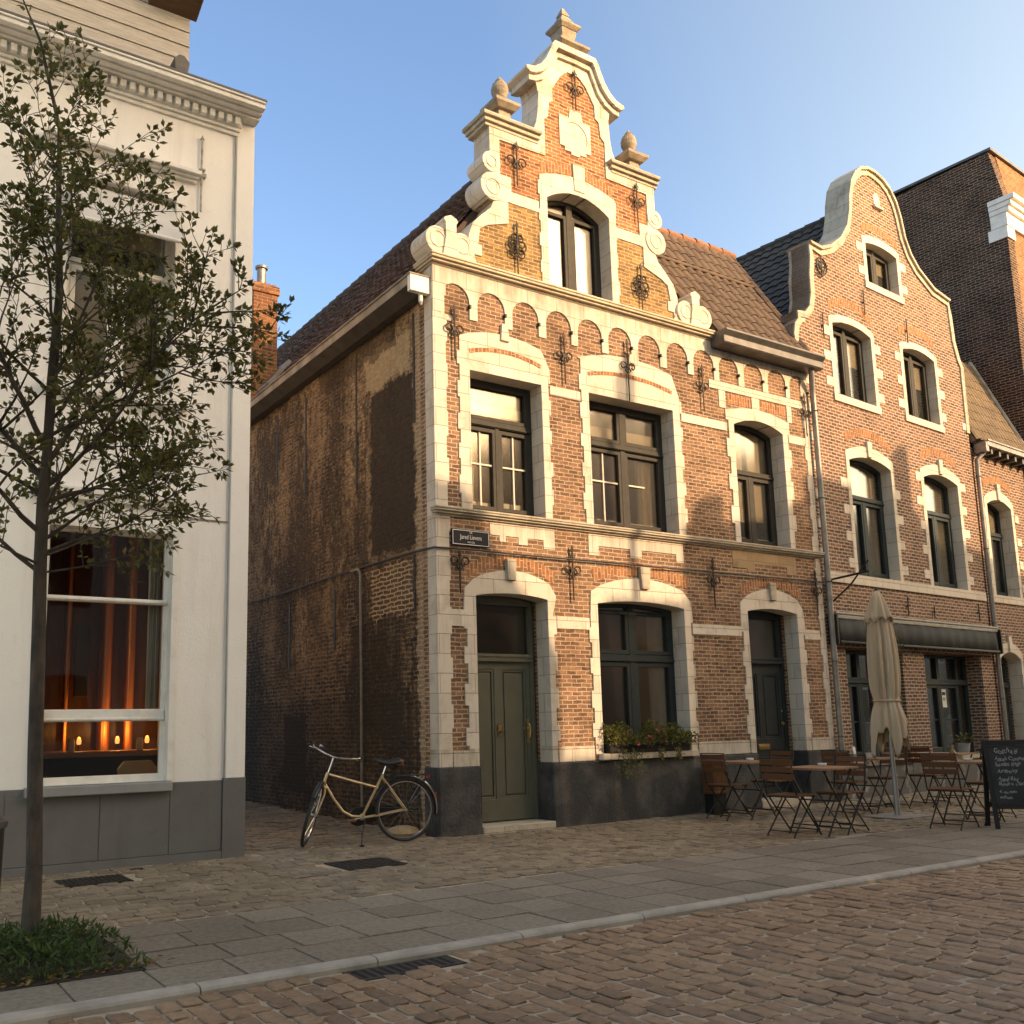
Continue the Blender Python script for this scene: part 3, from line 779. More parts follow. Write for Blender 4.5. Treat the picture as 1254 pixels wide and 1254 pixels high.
# windows
window(house, .54, 1.71, 4.0, 5.86, 0, .24, bars=[('h', 5.26, .56, 1.69, .09), ('v', 1.125, 4.05, 5.26, .07)], mat=BROWNFRAME, rails=[(.60, 1.10, 4.08, 5.20), (1.15, 1.65, 4.08, 5.20), (.60, 1.65, 5.31, 5.81)],
       thin=[('h', 4.70, .62, 1.09), ('v', .86, 4.12, 5.15), ('h', 4.70, 1.16, 1.64), ('v', 1.40, 4.12, 5.15)], curtains=[('blind', .60, 1.66, 5.42, 5.55), ('drape', .60, .80, 4.1, 5.6), ('board', .62, 1.05, 4.08, 4.20), ('board', 1.2, 1.55, 4.08, 4.22)])
window(house, 2.55, 4.19, 4.0, 5.90, 0, .24, bars=[('h', 5.26, 2.57, 4.17, .09), ('v', 3.37, 4.05, 5.86, .09)], mat=BROWNFRAME, rails=[(2.61, 3.33, 4.08, 5.20), (3.41, 4.13, 4.08, 5.20), (2.61, 3.33, 5.31, 5.85), (3.41, 4.13, 5.31, 5.85)],
       thin=[('h', 4.72, 2.66, 3.28), ('v', 3.0, 4.12, 5.15), ('h', 4.72, 3.46, 3.8)], curtains=[('drape', 3.72, 4.02, 4.1, 5.3), ('blind', 2.62, 4.12, 5.40, 5.55), ('board', 2.9, 3.3, 4.08, 4.18), ('board', 3.45, 4.0, 4.08, 4.17)])
window(house, 5.52, 6.68, 4.0, 5.90, .12, .24, bars=[('h', 5.21, 5.54, 6.66, .09), ('v', 6.10, 4.05, 5.21, .08)], mat=BROWNFRAME, rails=[(5.58, 6.07, 4.08, 5.16), (6.13, 6.62, 4.08, 5.16)],
       curtains=[('blind', 5.6, 6.03, 4.42, 5.9), ('blind', 6.15, 6.45, 4.45, 5.9), ('board', 5.6, 6.6, 4.08, 4.18)])
window(house, 2.55, 4.19, .88, 2.90, .06, .24, bars=[('h', 2.18, 2.57, 4.17, .10), ('v', 3.37, .93, 2.92, .10)], mat=DKGREEN, rails=[(2.61, 3.32, .96, 2.12), (3.42, 4.13, .96, 2.12), (2.61, 3.32, 2.24, 2.86), (3.42, 4.13, 2.24, 2.86)], curtains=[('drape', 3.8, 4.1, 1.0, 2.9)])
window(house, 1.93, 3.09, 7.34, 8.70, .19, .22, bars=[('v', 2.51, 7.40, 8.86, .11)], mat=BROWNFRAME, rails=[(1.99, 2.46, 7.42, 8.66), (2.56, 3.03, 7.42, 8.66)], curtains=[('board', 2.0, 3.0, 7.42, 7.5)])

def door(par, x0, x1, zt, ztop, rise, d, mat, panels, slot=False, two=False, lab=None):
    fr = MB()
    fr.prism([[(x1 + .005, .08), (x1 + .005, ztop)] + list(reversed(arch(x0 - .005, x1 + .005, ztop, rise)))[1:-1] + [(x0 - .005, ztop), (x0 - .005, .08), (x0 + .06, .08), (x0 + .06, ztop - .06), (x1 - .06, ztop - .06), (x1 - .06, .08)]], d - .02, d + .08)
    fr.box(x0 + .05, x1 - .05, d - .06, d + .07, zt, zt + .09).box(x0 + .04, x1 - .04, d - .075, d + .02, zt + .06, zt + .095)
    o = fr.build('door', mat, par, bevel=.006)
    if lab: o["label"] = lab
    lf = MB(); a, b = x0 + .06, x1 - .06
    lf.box(a, b, d + .035, d + .075, .09, zt)
    lf.prism([rect(a, b, .09, zt)] + [rect(*p) for p in panels], d, d + .036)
    for p in panels:
        lf.prism([rect(*p), rect(p[0] + .03, p[1] - .03, p[2] + .03, p[3] - .03)], d + .012, d + .036)
        lf.box(p[0] + .05, p[1] - .05, d + .018, d + .036, p[2] + .05, p[3] - .05)
    lf.build('door_leaf', mat, o, bevel=.004)
    MB().box(x0 + .06, x1 - .06, d + .04, d + .046, zt + .09, ztop - .03).build('transom_pane', GLASS, o)
    return o
dr = door(house, .575, 1.675, 2.10, 2.90, .05, .33, DOORGREEN, [(.70, 1.04, .36, 2.0), (1.16, 1.55, .36, 2.0)], lab="olive green panelled door under a glass transom")
hb = MB().tube([(1.56, .29, 1.30), (1.56, .27, 1.22), (1.56, .28, 1.12)], .013, 8).tube([(1.56, .33, 1.24), (1.56, .27, 1.24), (1.50, .27, 1.24)], .012, 8).box(1.54, 1.58, .322, .333, 1.05, 1.36).ring((1.49, .31, 1.24), (0, 1, 0), .012, .006)
hb.build('door_handle', BRASS, dr, smooth=True)
MB().ring((1.10, .30, 1.19), (0, 1, .25), .036, .008, 18, 6).box(1.075, 1.125, .30, .332, 1.21, 1.29).build('door_knocker', BRASS, dr)
d2 = door(house, 5.565, 6.685, 2.16, 2.93, .06, .33, DOORDARK, [(5.70, 6.06, 1.0, 2.0), (6.18, 6.55, 1.0, 2.0), (5.70, 6.55, .22, .62)], lab="near black panelled door with a brass letter slot")
MB().box(5.98, 6.24, .31, .331, .83, .915).box(6.0, 6.22, .304, .311, .855, .89).build('letter_slot', BRASS, d2, bevel=.004)
MB().ring((6.58, .31, 1.22), (0, 1, 0), .022, .012, 14, 6).tube([(6.58, .332, 1.22), (6.58, .29, 1.22)], .012, 8).ring((6.59, .325, 1.42), (0, 1, 0), .012, .006, 12, 5).build('door_knob', BRASS, d2)

# roofs
def tile_roof(p0, u, v, W, H, tw, th, mat, parent, name='roof', curve=.03, lift=.03, jit=.006, thick=.02, seg=4):
    """overlapping tiles: p0 lower left corner, u along the eave, v up the slope"""
    p0, u, v = Vector(p0), Vector(u).normalized(), Vector(v).normalized()
    n = u.cross(v).normalized()
    mb = MB()
    nu, nv = max(1, round(W / tw)), max(1, round(H / th)); tw, th = W / nu, H / nv
    for j in range(nv):
        for i in range(nu):
            o = p0 + u * (tw * i) + v * (th * j) + n * random.uniform(0, jit)
            sk = random.uniform(-jit, jit)
            vs = []
            for b in (0, 1):
                for k in range(seg + 1):
                    t_ = k / seg
                    hgt = curve * (sin(pi * t_) if curve > 0 else 0)
                    base = o + u * (tw * 1.04 * t_) + v * (th * 1.12 * b + sk) + n * (hgt + lift * (1 - b))
                    vs.append(base)
            m_ = seg + 1
            vs += [p - n * thick for p in vs[:m_]]
            fs = [(k, k + 1, m_ + k + 1, m_ + k) for k in range(seg)] + [(2 * m_ + k, 2 * m_ + k + 1, k + 1, k) for k in range(seg)]
            fs += [(0, m_, 2 * m_), (seg, 2 * m_ + seg, m_ + seg)]
            mb.add(vs, fs)
    # sarking board below the tiles
    a = p0 - n * .05
    q = [a, a + u * W, a + u * W + v * H, a + v * H]
    mb.hexa([p - n * .06 for p in q], [p + n * .03 for p in q])
    return mb.build(name, mat, parent, fix=False)
EZ, RZ = 7.0, 10.42
vl = Vector((GX + .22, 0, RZ - EZ))
tile_roof((-.22, 13.0, EZ), (0, -1, 0), vl, 12.65, vl.length, .17, .15, TILERED, house, curve=.014, seg=2, jit=.022, lift=.034)
vr = Vector((-2.55, 0, 3.3))
tile_roof((GX + 2.55, .36, RZ - 3.3), (0, 1, 0), vr, 12.6, vr.length, .22, .2, TILERED, house, curve=.012, seg=2)
rg = MB()
for i in range(35):
    y = .40 + i * .36
    rg.tube([(GX, y, RZ + .02 + random.uniform(-.01, .01)), (GX, y + .38, RZ + .035)], [.085, .095], 8)
rg.build('roof_ridge', TILERED, house)
# right bay roof facing the street, in two pitches with a lead-grey break
vb = Vector((0, 1.12, 1.72))
tile_roof((5.12, -.20, 7.26), (1, 0, 0), vb, 2.15, vb.length, .21, .30, TILEBROWN, house, curve=.06, lift=.018)
tile_roof((4.3, .22, 7.905), (1, 0, 0), vb, .84, vb.length * .62, .21, .30, TILEBROWN, house, curve=.06, lift=.018)
vu = Vector((0, .48, .80))
tile_roof((4.0, .88, 8.98), (1, 0, 0), vu, 3.30, vu.length, .21, .27, TILEBROWN, house, curve=.05, lift=.015)
MB().box(4.0, 7.32, .80, .98, 8.92, 8.98).build('roof_ledge', TILEBROWN, house, bevel=.02)
vk = Vector((0, 3.0, -2.6))
MB().hexa([(4.0, 1.36, 9.66), (7.38, 1.36, 9.66), (7.38, 5.4, 7.0), (4.0, 5.4, 7.0)], [(4.0, 1.36, 9.74), (7.38, 1.36, 9.74), (7.38, 5.4, 7.1), (4.0, 5.4, 7.1)]).build('rear_roof', TILEBROWN, house)
rg = MB()
for i in range(10):
    x = 4.0 + i * .34
    rg.tube([(x, 1.37, 9.80 + random.uniform(-.008, .008)), (x + .355, 1.37, 9.79)], [.10, .085], 8)
rg.build('ridge_tile', RIDGETILE, house)
vg = MB()
for i in range(14):
    t_ = i / 14; vg.tube([(7.30, -.2 + 1.58 * t_, 7.30 + 2.5 * t_), (7.30, -.2 + 1.58 * (t_ + .085), 7.30 + 2.5 * (t_ + .085))], [.075, .06], 7)
vg.build('verge_tile', TILEBROWN, house)

# gutters and pipes
g = MB()
g.prism([[(-.30, 6.90), (-.02, 6.86), (-.02, 7.01), (-.30, 7.01)]], .11, 12.9)
g.box(-.325, -.015, .02, 12.9, 7.008, 7.03)
g.build('eaves_gutter', speckle('weathered_gutter', (.36, .30, .235), (.20, .165, .125), 3.5, .75, .002, 40, stretch=(1, 1, .15)), house, bevel=.006)
MB().prism([[(-.294, 6.897), (-.02, 6.857), (-.02, 6.79), (-.14, 6.79)]], .115, 12.89).build('soffit', speckle('shaded_soffit', (.06, .048, .038), (.035, .028, .022), 4, .9, 0), house)  # gutter underside, its shade put into the board's dark colour
MB().box(-.31, -.016, .03, .108, 6.79, 7.006).build('gutter_end', WHITETRIM, house, bevel=.006)
MB().tube([(-.12, .10, 6.80), (-.12, .10, 6.70), (-.10, .12, 6.66)], [.03, .03, .01], 8).build('gutter_spout', WHITETRIM, house)
g = MB()
pf = [(-.30, 7.10), (-.30, 7.20), (-.36, 7.27), (-.36, 7.30), (-.02, 7.30), (-.02, 7.075), (-.28, 7.075)]
g.v += [(5.10, a, b) for a, b in pf] + [(7.50, a, b) for a, b in pf]
m_ = len(pf)
g.f += [tuple(range(m_))] + [tuple(range(2 * m_ - 1, m_ - 1, -1))] + [(i, (i + 1) % m_, m_ + (i + 1) % m_, m_ + i) for i in range(m_)]
g.build('street_gutter', DKZINC, house, bevel=.006)
MB().box(5.13, 7.46, -.285, -.28, 7.085, 7.19).build('gutter_board', ZINC, house)
pz = [(7.34, -.18, 7.10), (7.34, -.17, 6.98), (7.44, -.09, 6.80), (7.45, -.085, 6.6), (7.46, -.085, 4.0), (7.46, -.085, .05)]
dp = MB().tube(pz, .048, 10)
dp.build('downpipe', ZINC, house, smooth=True)
b = MB()
for z in (6.4, 4.9, 3.5, 2.2, 1.0): b.ring((7.46, -.085, z), (0, 0, 1), .052, .010, 14, 5)
b.build_each('pipe_clamp', DKZINC, house)

# chimney and skylight
ch = MB().box(-.17, .30, 6.0, 6.48, 6.9, 9.36).box(-.20, .33, 5.97, 6.51, 9.24, 9.40).box(-.15, .28, 6.02, 6.46, 9.40, 9.45)
chm = ch.build('chimney', CHIMBRICK, house, bevel=.01)
MB().lathe([(.085, 9.44), (.085, 9.78), (.115, 9.79), (.12, 9.83), (.06, 9.85)], (.05, 6.2, 0), 16).build('flue', ZINC, chm, smooth=True)
nrm = Vector((-vl.z, 0, vl.x)).normalized()
c0 = Vector((-.22, 5.45, EZ)) + vl.normalized() * .50 + nrm * .08
MB().obox(c0, vl.normalized() * .32, Vector((0, .26, 0)), nrm * .035).build('skylight', ZINC, house, bevel=.005)
c1 = c0 + nrm * .038
MB().obox(c1, vl.normalized() * .27, Vector((0, .21, 0)), nrm * .006).build('skylight_pane', GLASS, house)

# seams and wall irons on the alley wall
sm = MB()
for y, za, zb in ((2.18, 4.6, 6.7), (4.0, 4.9, 6.6), (.55, 2.75, 3.42), (2.9, 2.4, 3.3), (4.6, 2.2, 3.3), (.5, 5.2, 6.7), (5.2, 5.4, 6.6)):
    sm.box(-.006, .003, y - .022, y + .022, za, zb)
sm.build_each('wall_iron', IRON, house)
# ------------------------------------------------------------------ the cafe house with the bell gable, turned a little along the bending street
NA = R(4.5)
NO = (7.42, .01, 0)
cafe = empty('bell_gabled_house', NO, NA, 'brown brick house with a rounded bell gable above a cafe front and dark awning', 'house')
bp = [(-.24, 7.3), (-.27, 7.75), (-.22, 7.95), (-.12, 8.05), (-.12, 8.20), (.12, 8.24), (.26, 8.38), (.33, 8.62), (.34, 9.0), (.40, 9.3), (.40, 9.60), (.75, 9.58), (1.08, 9.72), (1.42, 9.97), (1.68, 10.3), (1.80, 10.65), (1.85, 10.95), (1.95, 11.28), (2.12, 11.52), (2.35, 11.70), (2.62, 11.79), (2.85, 11.79), (3.12, 11.74), (3.36, 11.62), (3.56, 11.40), (3.68, 11.12), (3.78, 10.70), (3.95, 10.40), (4.22, 10.16), (4.80, 9.88), (5.42, 9.80), (5.50, 9.50), (5.54, 8.95), (5.66, 8.60), (5.77, 8.42), (5.76, 7.0)]
CO = [(2.33, 3.45, 9.38, 10.18, .07), (.95, 2.21, 6.91, 8.24, .10), (3.35, 4.56, 6.96, 8.29, .10), (1.12, 2.49, 3.70, 5.75, .12), (3.68, 5.0, 3.70, 5.80, .12), (.54, 2.29, .58, 2.42, 0), (3.08, 5.23, .58, 2.42, 0)]
wl = [(-.03, -.1), (5.75, -.1), (5.75, 7.0)] + list(reversed(bp[:-1])) + [(-.24, 7.28), (-.03, 7.28)]
MB().prism([wl] + [opening(a - .015, b + .015, c - .015, d + .015, e) for a, b, c, d, e in CO], 0, .34).build('front_wall', CAFEBRICK, cafe)
MB().box(0.0, 5.74, 8.5, 8.8, -.1, 8.0).box(5.42, 5.74, .345, 8.49, -.1, 7.0).box(-.03, .02, .345, 8.49, -.1, 7.2).build('rear_wall', INTERIOR, cafe)
MB().box(.03, 5.41, .345, 8.49, 3.1, 3.2).box(.03, 5.41, .345, 8.49, 6.4, 6.5).box(1.5, 4.3, .345, 8.49, 8.95, 9.0).box(.03, 5.41, .345, 8.49, -.05, .04).build('floor', INTERIOR, cafe)
MB().box(.03, 5.41, 3.4, 3.5, .05, 3.09).box(.03, 5.41, 3.0, 3.1, 3.21, 6.39).box(2.8, 2.9, .4, 2.9, 3.21, 6.39).box(.03, 5.41, 3.0, 3.1, 6.51, 8.9).build('partition', INTERIOR, cafe)
# coping along the curved edge
ins = []
for i, p in enumerate(bp):
    a = Vector(bp[max(0, i - 1)]); b = Vector(bp[min(len(bp) - 1, i + 1)]); d = (b - a).normalized(); nn = Vector((d.y, -d.x))
    ins.append((p[0] + nn.x * .13, p[1] + nn.y * .13))
MB().prism([bp + list(reversed(ins))], -.03, .40).build('gable_coping', GREYSTONE, cafe, bevel=.006)
out = []
for i, p in enumerate(bp[10:31]):
    j = i + 10
    a = Vector(bp[j - 1]); b = Vector(bp[j + 1]); d = (b - a).normalized(); nn = Vector((d.y, -d.x)); out.append((p[0] - nn.x * .035, p[1] - nn.y * .035))
MB().prism([out + list(reversed([(p[0] + (q[0] - p[0]) * .2, p[1] + (q[1] - p[1]) * .2) for p, q in zip(bp[10:31], ins[10:31])]))], -.075, .44).build('coping_edge', GREYSTONE, cafe, bevel=.006)
random.seed(5)
CST = stonemat("white_stone", (.68, .61, .50), (.60, .53, .43), bw=.6, rh=.26, grime=.45)
qs = MB()
def blocks(mb, xs, z0, z1, side, step=.47, lng=.20, h=.17):
    z = z0 + .12
    while z < z1 - .1:
        mb.box(*(sorted((xs, xs + side * lng * random.uniform(.85, 1.15)))), -.012, .05, z, z + h); z += step
def csur(x0, x1, z0, z1, rise, w, toph, sill=True, bl=True):
    mb = MB()
    lo = arch(x0, x1, z1, rise); hi = arch(x0 - w, x1 + w, z1 + toph * .7, rise + toph * .2)
    mb.prism([[(x1, z0), (x1 + w, z0)] + list(reversed(hi)) + [(x0 - w, z0), (x0, z0)] + lo], -.016, .26)
    if sill: mb.box(x0 - w - .02, x1 + w + .02, -.03, .26, z0 - .13, z0 + .004)
    if bl:
        blocks(mb, x0 - w + .01, z0, z1, -1); blocks(mb, x1 + w - .01, z0, z1, 1)
    return mb.build('stone_surround', CST, cafe, bevel=.004)
csur(2.33, 3.45, 9.38, 10.18, .07, .11, .17)
csur(.95, 2.21, 6.91, 8.24, .10, .11, .15)
csur(3.35, 4.56, 6.96, 8.29, .10, .11, .15)
csur(1.12, 2.49, 3.70, 5.75, .12, .10, .22, sill=False)
csur(3.68, 5.0, 3.70, 5.80, .12, .11, .22, sill=False)
bd = MB().box(.17, 5.70, -.03, .26, 3.53, 3.70)
blocks(bd, .0, 3.8, 7.3, 1, .50, .15, .16)
bd.box(-.10, .12, -.012, .05, 8.03, 8.20).box(5.5, 5.73, -.012, .05, 7.05, 7.2)
for x, z in ((1.78, 6.0), (4.35, 6.06)): bd.prism([[(x - .06, z - .12), (x + .06, z - .12), (x + .07, z + .17), (x - .07, z + .17)]], -.05, .02)
bd.build_each('stone_band', CST, cafe, bevel=.005)
so = MB()
for a in ((2.26, 3.52, 10.40, .12, .14), (.90, 2.26, 8.50, .17, .15), (3.30, 4.61, 8.55, .17, .15), (1.10, 2.50, 6.08, .18, .15), (3.66, 5.0, 6.13, .18, .15)): arcstrip(*a, so)
so.build_each('brick_arch', SOLDIER, cafe)
ni = MB().prism([[(2.80, 11.10), (3.02, 11.10), (3.02, 11.28)] + list(reversed(arch(2.80, 3.02, 11.28, .10)))[1:] ], -.012, .04).box(2.76, 3.06, -.06, .04, 11.05, 11.10)
ni.build('gable_niche', CST, cafe, bevel=.006)
for (x0, x1, z0, z1, rs), dv in zip(CO[:5], (0, 0, 0, 1, 1)):
    mx = (x0 + x1) / 2
    if dv:
        zb = z0 + (z1 - z0) * .71
        window(cafe, x0, x1, z0, z1, rs, .19, bars=[('h', zb, x0 + .02, x1 - .02, .09), ('v', mx, z0 + .05, zb, .08)], mat=DKGREEN, rails=[(x0 + .06, mx - .03, z0 + .08, zb - .05), (mx + .03, x1 - .06, z0 + .08, zb - .05)], curtains=[('drape', mx + .2, x1 - .1, z0 + .1, z1 - .1), ('drape', x0 + .1, x0 + .3, z0 + .1, z1 - .1), ('blind', x0 + .1, x0 + .75, zb + .1, z1)])
    else:
        window(cafe, x0, x1, z0, z1, rs, .165, bars=[('v', mx, z0 + .05, z1 + rs * .9, .09)], mat=BROWNFRAME, rails=[(x0 + .06, mx - .04, z0 + .08, z1 - .02), (mx + .04, x1 - .06, z0 + .08, z1 - .02)], curtains=[('blind', x0 + .1, x1 - .1, z0 + (z1 - z0) * .58, z1 + .1), ('drape', mx + .05, mx + .3, z0 + .1, z1)])
for x0, x1, mx in ((.54, 2.29, 1.36), (3.08, 5.23, 4.1)):
    w_ = window(cafe, x0, x1, .58, 2.42, 0, .30, bars=[('h', 1.92, x0 + .02, x1 - .02, .11), ('v', mx, .62, 2.40, .10), ('v', mx + .72, .62, 2.40, .06)], mat=DKGREEN, rails=[(x0 + .06, mx - .03, .66, 1.87), (mx + .03, mx + .70, .66, 1.87)], glass=SHOPGLASS, thin=[('h', 1.22, x0 + .1, mx - .05), ('h', 1.22, mx + .05, mx + .66)], thinmat=DKGREEN)
MB().box(.50, 2.33, -.05, .26, .50, .575).box(3.04, 5.27, -.05, .26, .50, .575).build_each('window_sill', GREYSTONE, cafe, bevel=.008)
MB().box(-.02, .52, -.02, .05, -.1, .50).box(2.31, 3.06, -.02, .05, -.1, .50).box(5.25, 5.74, -.02, .05, -.1, .50).box(.52, 2.31, -.015, .05, -.1, .5).box(3.06, 5.25, -.015, .05, -.1, .5).build('plinth', speckle("worn_limewash", (.11, .105, .10), (.36, .33, .29), 4, .85, .004, 40, lo=.55, hi=.72), cafe, bevel=.008)
# awning, rolled in, valance hanging
aw = MB().box(.10, 5.80, -.15, -.005, 2.97, 3.01).box(.14, 5.78, -.14, -.01, 2.90, 2.965).build('awning', ZINC, cafe, bevel=.01)
vl_ = MB(); n = 60
vs = []
for i in range(n + 1):
    x = .18 + 5.55 * i / n; wv = .012 * sin(i * 1.7) + .01 * sin(i * .6)
    vs += [(x, -.13 + wv * .5, 2.90), (x, -.14 + wv, 2.70), (x, -.145 + wv * .7, 2.53 + .008 * sin(i * .45))]
vl_.add(vs, [f for i in range(n) for f in ((3 * i, 3 * i + 3, 3 * i + 4, 3 * i + 1), (3 * i + 1, 3 * i + 4, 3 * i + 5, 3 * i + 2))])
va = vl_.build('awning_fabric', AWNINGM, aw, smooth=True); so_ = va.modifiers.new("solid", 'SOLIDIFY'); so_.thickness = .006
MB().box(.16, 5.76, -.165, -.13, 2.495, 2.535).build('awning_bar', BLACKMETAL, aw, bevel=.008)
MB().box(.06, .10, -.18, -.01, 2.48, 2.96).box(5.80, 5.84, -.18, -.01, 2.48, 2.96).tube([(.5, -.05, 2.6), (1.8, -.14, 2.52)], .018, 6).tube([(5.3, -.05, 2.6), (4.0, -.14, 2.52)], .018, 6).build_each('awning_arm', BLACKMETAL, aw)
ir = MB()
for x, z, h in ((2.62, 3.25, .34), (3.55, 3.2, .2), (5.30, 3.28, .34), (2.05, 8.9, .5), (3.55, 8.7, .5), (.62, 8.1, .5)):
    ir.part()
    ir.tube([(x, -.035, z - h / 2), (x + .01, -.035, z + h / 2)], .011, 6)
    ir.box(x - .015, x + .015, -.03, 0, z - .015, z + .015)
ir.build_each('wall_anchor', IRON, cafe)
MB().ring((.70, -.05, 9.22), (0, 1, 0), .16, .014, 20, 6).ring((.70, -.06, 9.22), (0, 1, 0), .09, .011, 16, 6).tube([(.70, -.05, 9.02), (.70, -.05, 9.42)], .014, 6).tube([(.50, -.05, 9.22), (.90, -.05, 9.22)], .012, 6).build('rosette_anchor', IRON, cafe)
# bracket for a hanging sign
MB().tube([(.14, 0, 3.56), (.14, -.06, 3.56), (.14, -.06, 3.05)], .016, 6).tube([(.14, -.06, 3.54), (.16, -.75, 3.60)], .018, 7).tube([(.14, -.06, 3.16), (.15, -.42, 3.42), (.16, -.75, 3.78)], .014, 6).box(.10, .18, -.065, -.002, 3.02, 3.6).build('sign_bracket', IRON, cafe)
# slate roof, ridge running back
RZC = 11.3
vl = Vector((2.95, 0, RZC - 7.3))
tile_roof((-.02, 9.0, 7.3), (0, -1, 0), vl, 8.6, vl.length, .24, .24, SLATE, cafe, curve=.035, lift=.03, jit=.01)
vr = Vector((-2.85, 0, RZC - 7.3))
tile_roof((5.78, .40, 7.3), (0, 1, 0), vr, 8.6, vr.length, .3, .3, SLATE, cafe, curve=.02, seg=2)
rg = MB()
for i in range(24):
    y = .45 + i * .36
    rg.tube([(2.93, y, RZC + .02), (2.93, y + .37, RZC + .03)], [.08, .09], 8)
rg.build('roof_ridge', SLATE, cafe)
fl = MB()
for i in range(5): fl.obox(Vector((.10 + .17 * i, .95 + .02 * i, 7.55 + .235 * i)) + Vector((-.13, .15, .16)), vl.normalized() * .16, Vector((0, .10, 0)), Vector((-.012, 0, .01)))
fl.build('lead_flashing', LEAD, cafe, bevel=.004)
MB().lathe([(.06, 10.2), (.06, 11.55), (.085, 11.56), (.085, 11.62), (.03, 11.66)], (1.5, 4.6, 0), 12).build('flue', DKZINC, cafe, smooth=True)

# ------------------------------------------------------------------ the low house at the right edge
low = empty('low_brick_house', (NO[0] + 5.86 * cos(NA), NO[1] + 5.86 * sin(NA), 0), NA, 'low brick house with steep brown tiled roof, cut off by the right edge', 'house')
LO = [(.38, 1.46, 3.70, 5.60, .13), (.24, 1.15, .05, 2.40, .14)]
MB().prism([[(0, -.1), (2.35, -.1), (2.35, 6.75), (0, 6.75)]] + [opening(a - .015, b + .015, c - .015, d + .015, e) for a, b, c, d, e in LO], .02, .34).build('front_wall', CAFEBRICK, low)
MB().box(.0, 2.34, 6, 6.2, -.1, 7).box(2.2, 2.34, .345, 5.99, -.1, 6.7).box(0, .1, .345, 5.99, -.1, 6.7).build('rear_wall', INTERIOR, low)
MB().box(.1, 2.19, .345, 5.99, 3.0, 3.1).box(.1, 2.19, .345, 5.99, 6.4, 6.5).box(.1, 2.19, 2.6, 2.7, .05, 2.99).box(.1, 2.19, 2.6, 2.7, 3.11, 6.39).build('partition', INTERIOR, low)
def lsur(x0, x1, z0, z1, rise, w, toph, bl):
    mb = MB()
    lo_ = arch(x0, x1, z1, rise); hi = arch(x0 - w, x1 + w, z1 + toph * .55, rise + toph * .45)
    mb.prism([[(x1, z0), (x1 + w, z0)] + list(reversed(hi)) + [(x0 - w, z0), (x0, z0)] + lo_], .004, .28)
    blocks(mb, x0 - w + .01, z0 + bl, z1, -1, .5, .12); blocks(mb, x1 + w - .01, z0 + bl, z1, 1, .5, .18)
    mx = (x0 + x1) / 2; mb.prism([[(mx - .06, z1 + rise), (mx + .06, z1 + rise), (mx + .07, z1 + rise + .34), (mx - .07, z1 + rise + .34)]], -.03, .05)
    return mb.build('stone_surround', CST, low, bevel=.004)
lsur(.38, 1.46, 3.70, 5.60, .13, .12, .2, 0); lsur(.24, 1.15, .05, 2.40, .14, .10, .2, 0)
MB().box(.16, 2.34, -.01, .28, 3.54, 3.698).build('stone_band', CST, low, bevel=.005)
so = MB(); arcstrip(.32, 1.5, 5.93, .15, .16, so, .012); so.build('brick_arch', SOLDIER, low)
window(low, .38, 1.46, 3.70, 5.60, .13, .25, bars=[('h', 5.05, .40, 1.44, .09), ('v', .92, 3.75, 5.05, .08)], mat=DKGREEN, rails=[(.44, .89, 3.78, 5.0), (.95, 1.40, 3.78, 5.0)], curtains=[('drape', .5, .8, 3.8, 5.6), ('blind', .5, 1.35, 5.1, 5.7)])
d3 = door(low, .255, 1.135, 1.84, 2.40, .14, .33, speckle("teal_door_paint", (.045, .06, .058), (.055, .07, .066), 5, .4, 0), [(.40, .66, .4, 1.72), (.74, 1.0, .4, 1.72)])
tl = Vector((0, 1.0, 2.35))
tile_roof((-.08, -.12, 6.86), (1, 0, 0), tl, 2.46, tl.length, .15, .27, speckle("ochre_roof_tile", (.20, .145, .085), (.13, .095, .06), 3, .85, .004, 50), low, curve=.05, lift=.012)
MB().hexa([(0, .9, 9.0), (2.34, .9, 9.0), (2.34, 5.8, 7.0), (0, 5.8, 7.0)], [(0, .9, 9.12), (2.34, .9, 9.12), (2.34, 5.8, 7.1), (0, 5.8, 7.1)]).build('rear_roof', TILEBROWN, low)
MB().tube([(2.33, -.12, 6.98), (2.33, .9, 9.36)], .045, 8).build('verge_trim', GREYSTONE, low)
g = MB().box(.06, 2.5, -.28, .02, 6.72, 6.84).box(.05, 2.5, -.30, -.27, 6.82, 6.86).box(.0, .12, -.27, -.02, 6.60, 6.80)
g.build('street_gutter', ZINC, low, bevel=.008)
e = MB()
for i in range(6): e.box(.3 + i * .36, .38 + i * .36, -.22, .019, 6.60, 6.72)
e.build_each('eaves_bracket', DKZINC, low)
MB().tube([(.10, -.17, 6.74), (.10, -.16, 6.60), (-.02, -.07, 6.45), (-.03, -.065, 6.2), (-.03, -.065, 3.0), (-.03, -.065, .02)], .045, 10).build('downpipe', ZINC, low, smooth=True)
b = MB()
for z in (6.1, 4.6, 3.1, 1.6): b.ring((-.03, -.065, z), (0, 0, 1), .05, .009, 14, 5)
b.build_each('pipe_clamp', DKZINC, low)

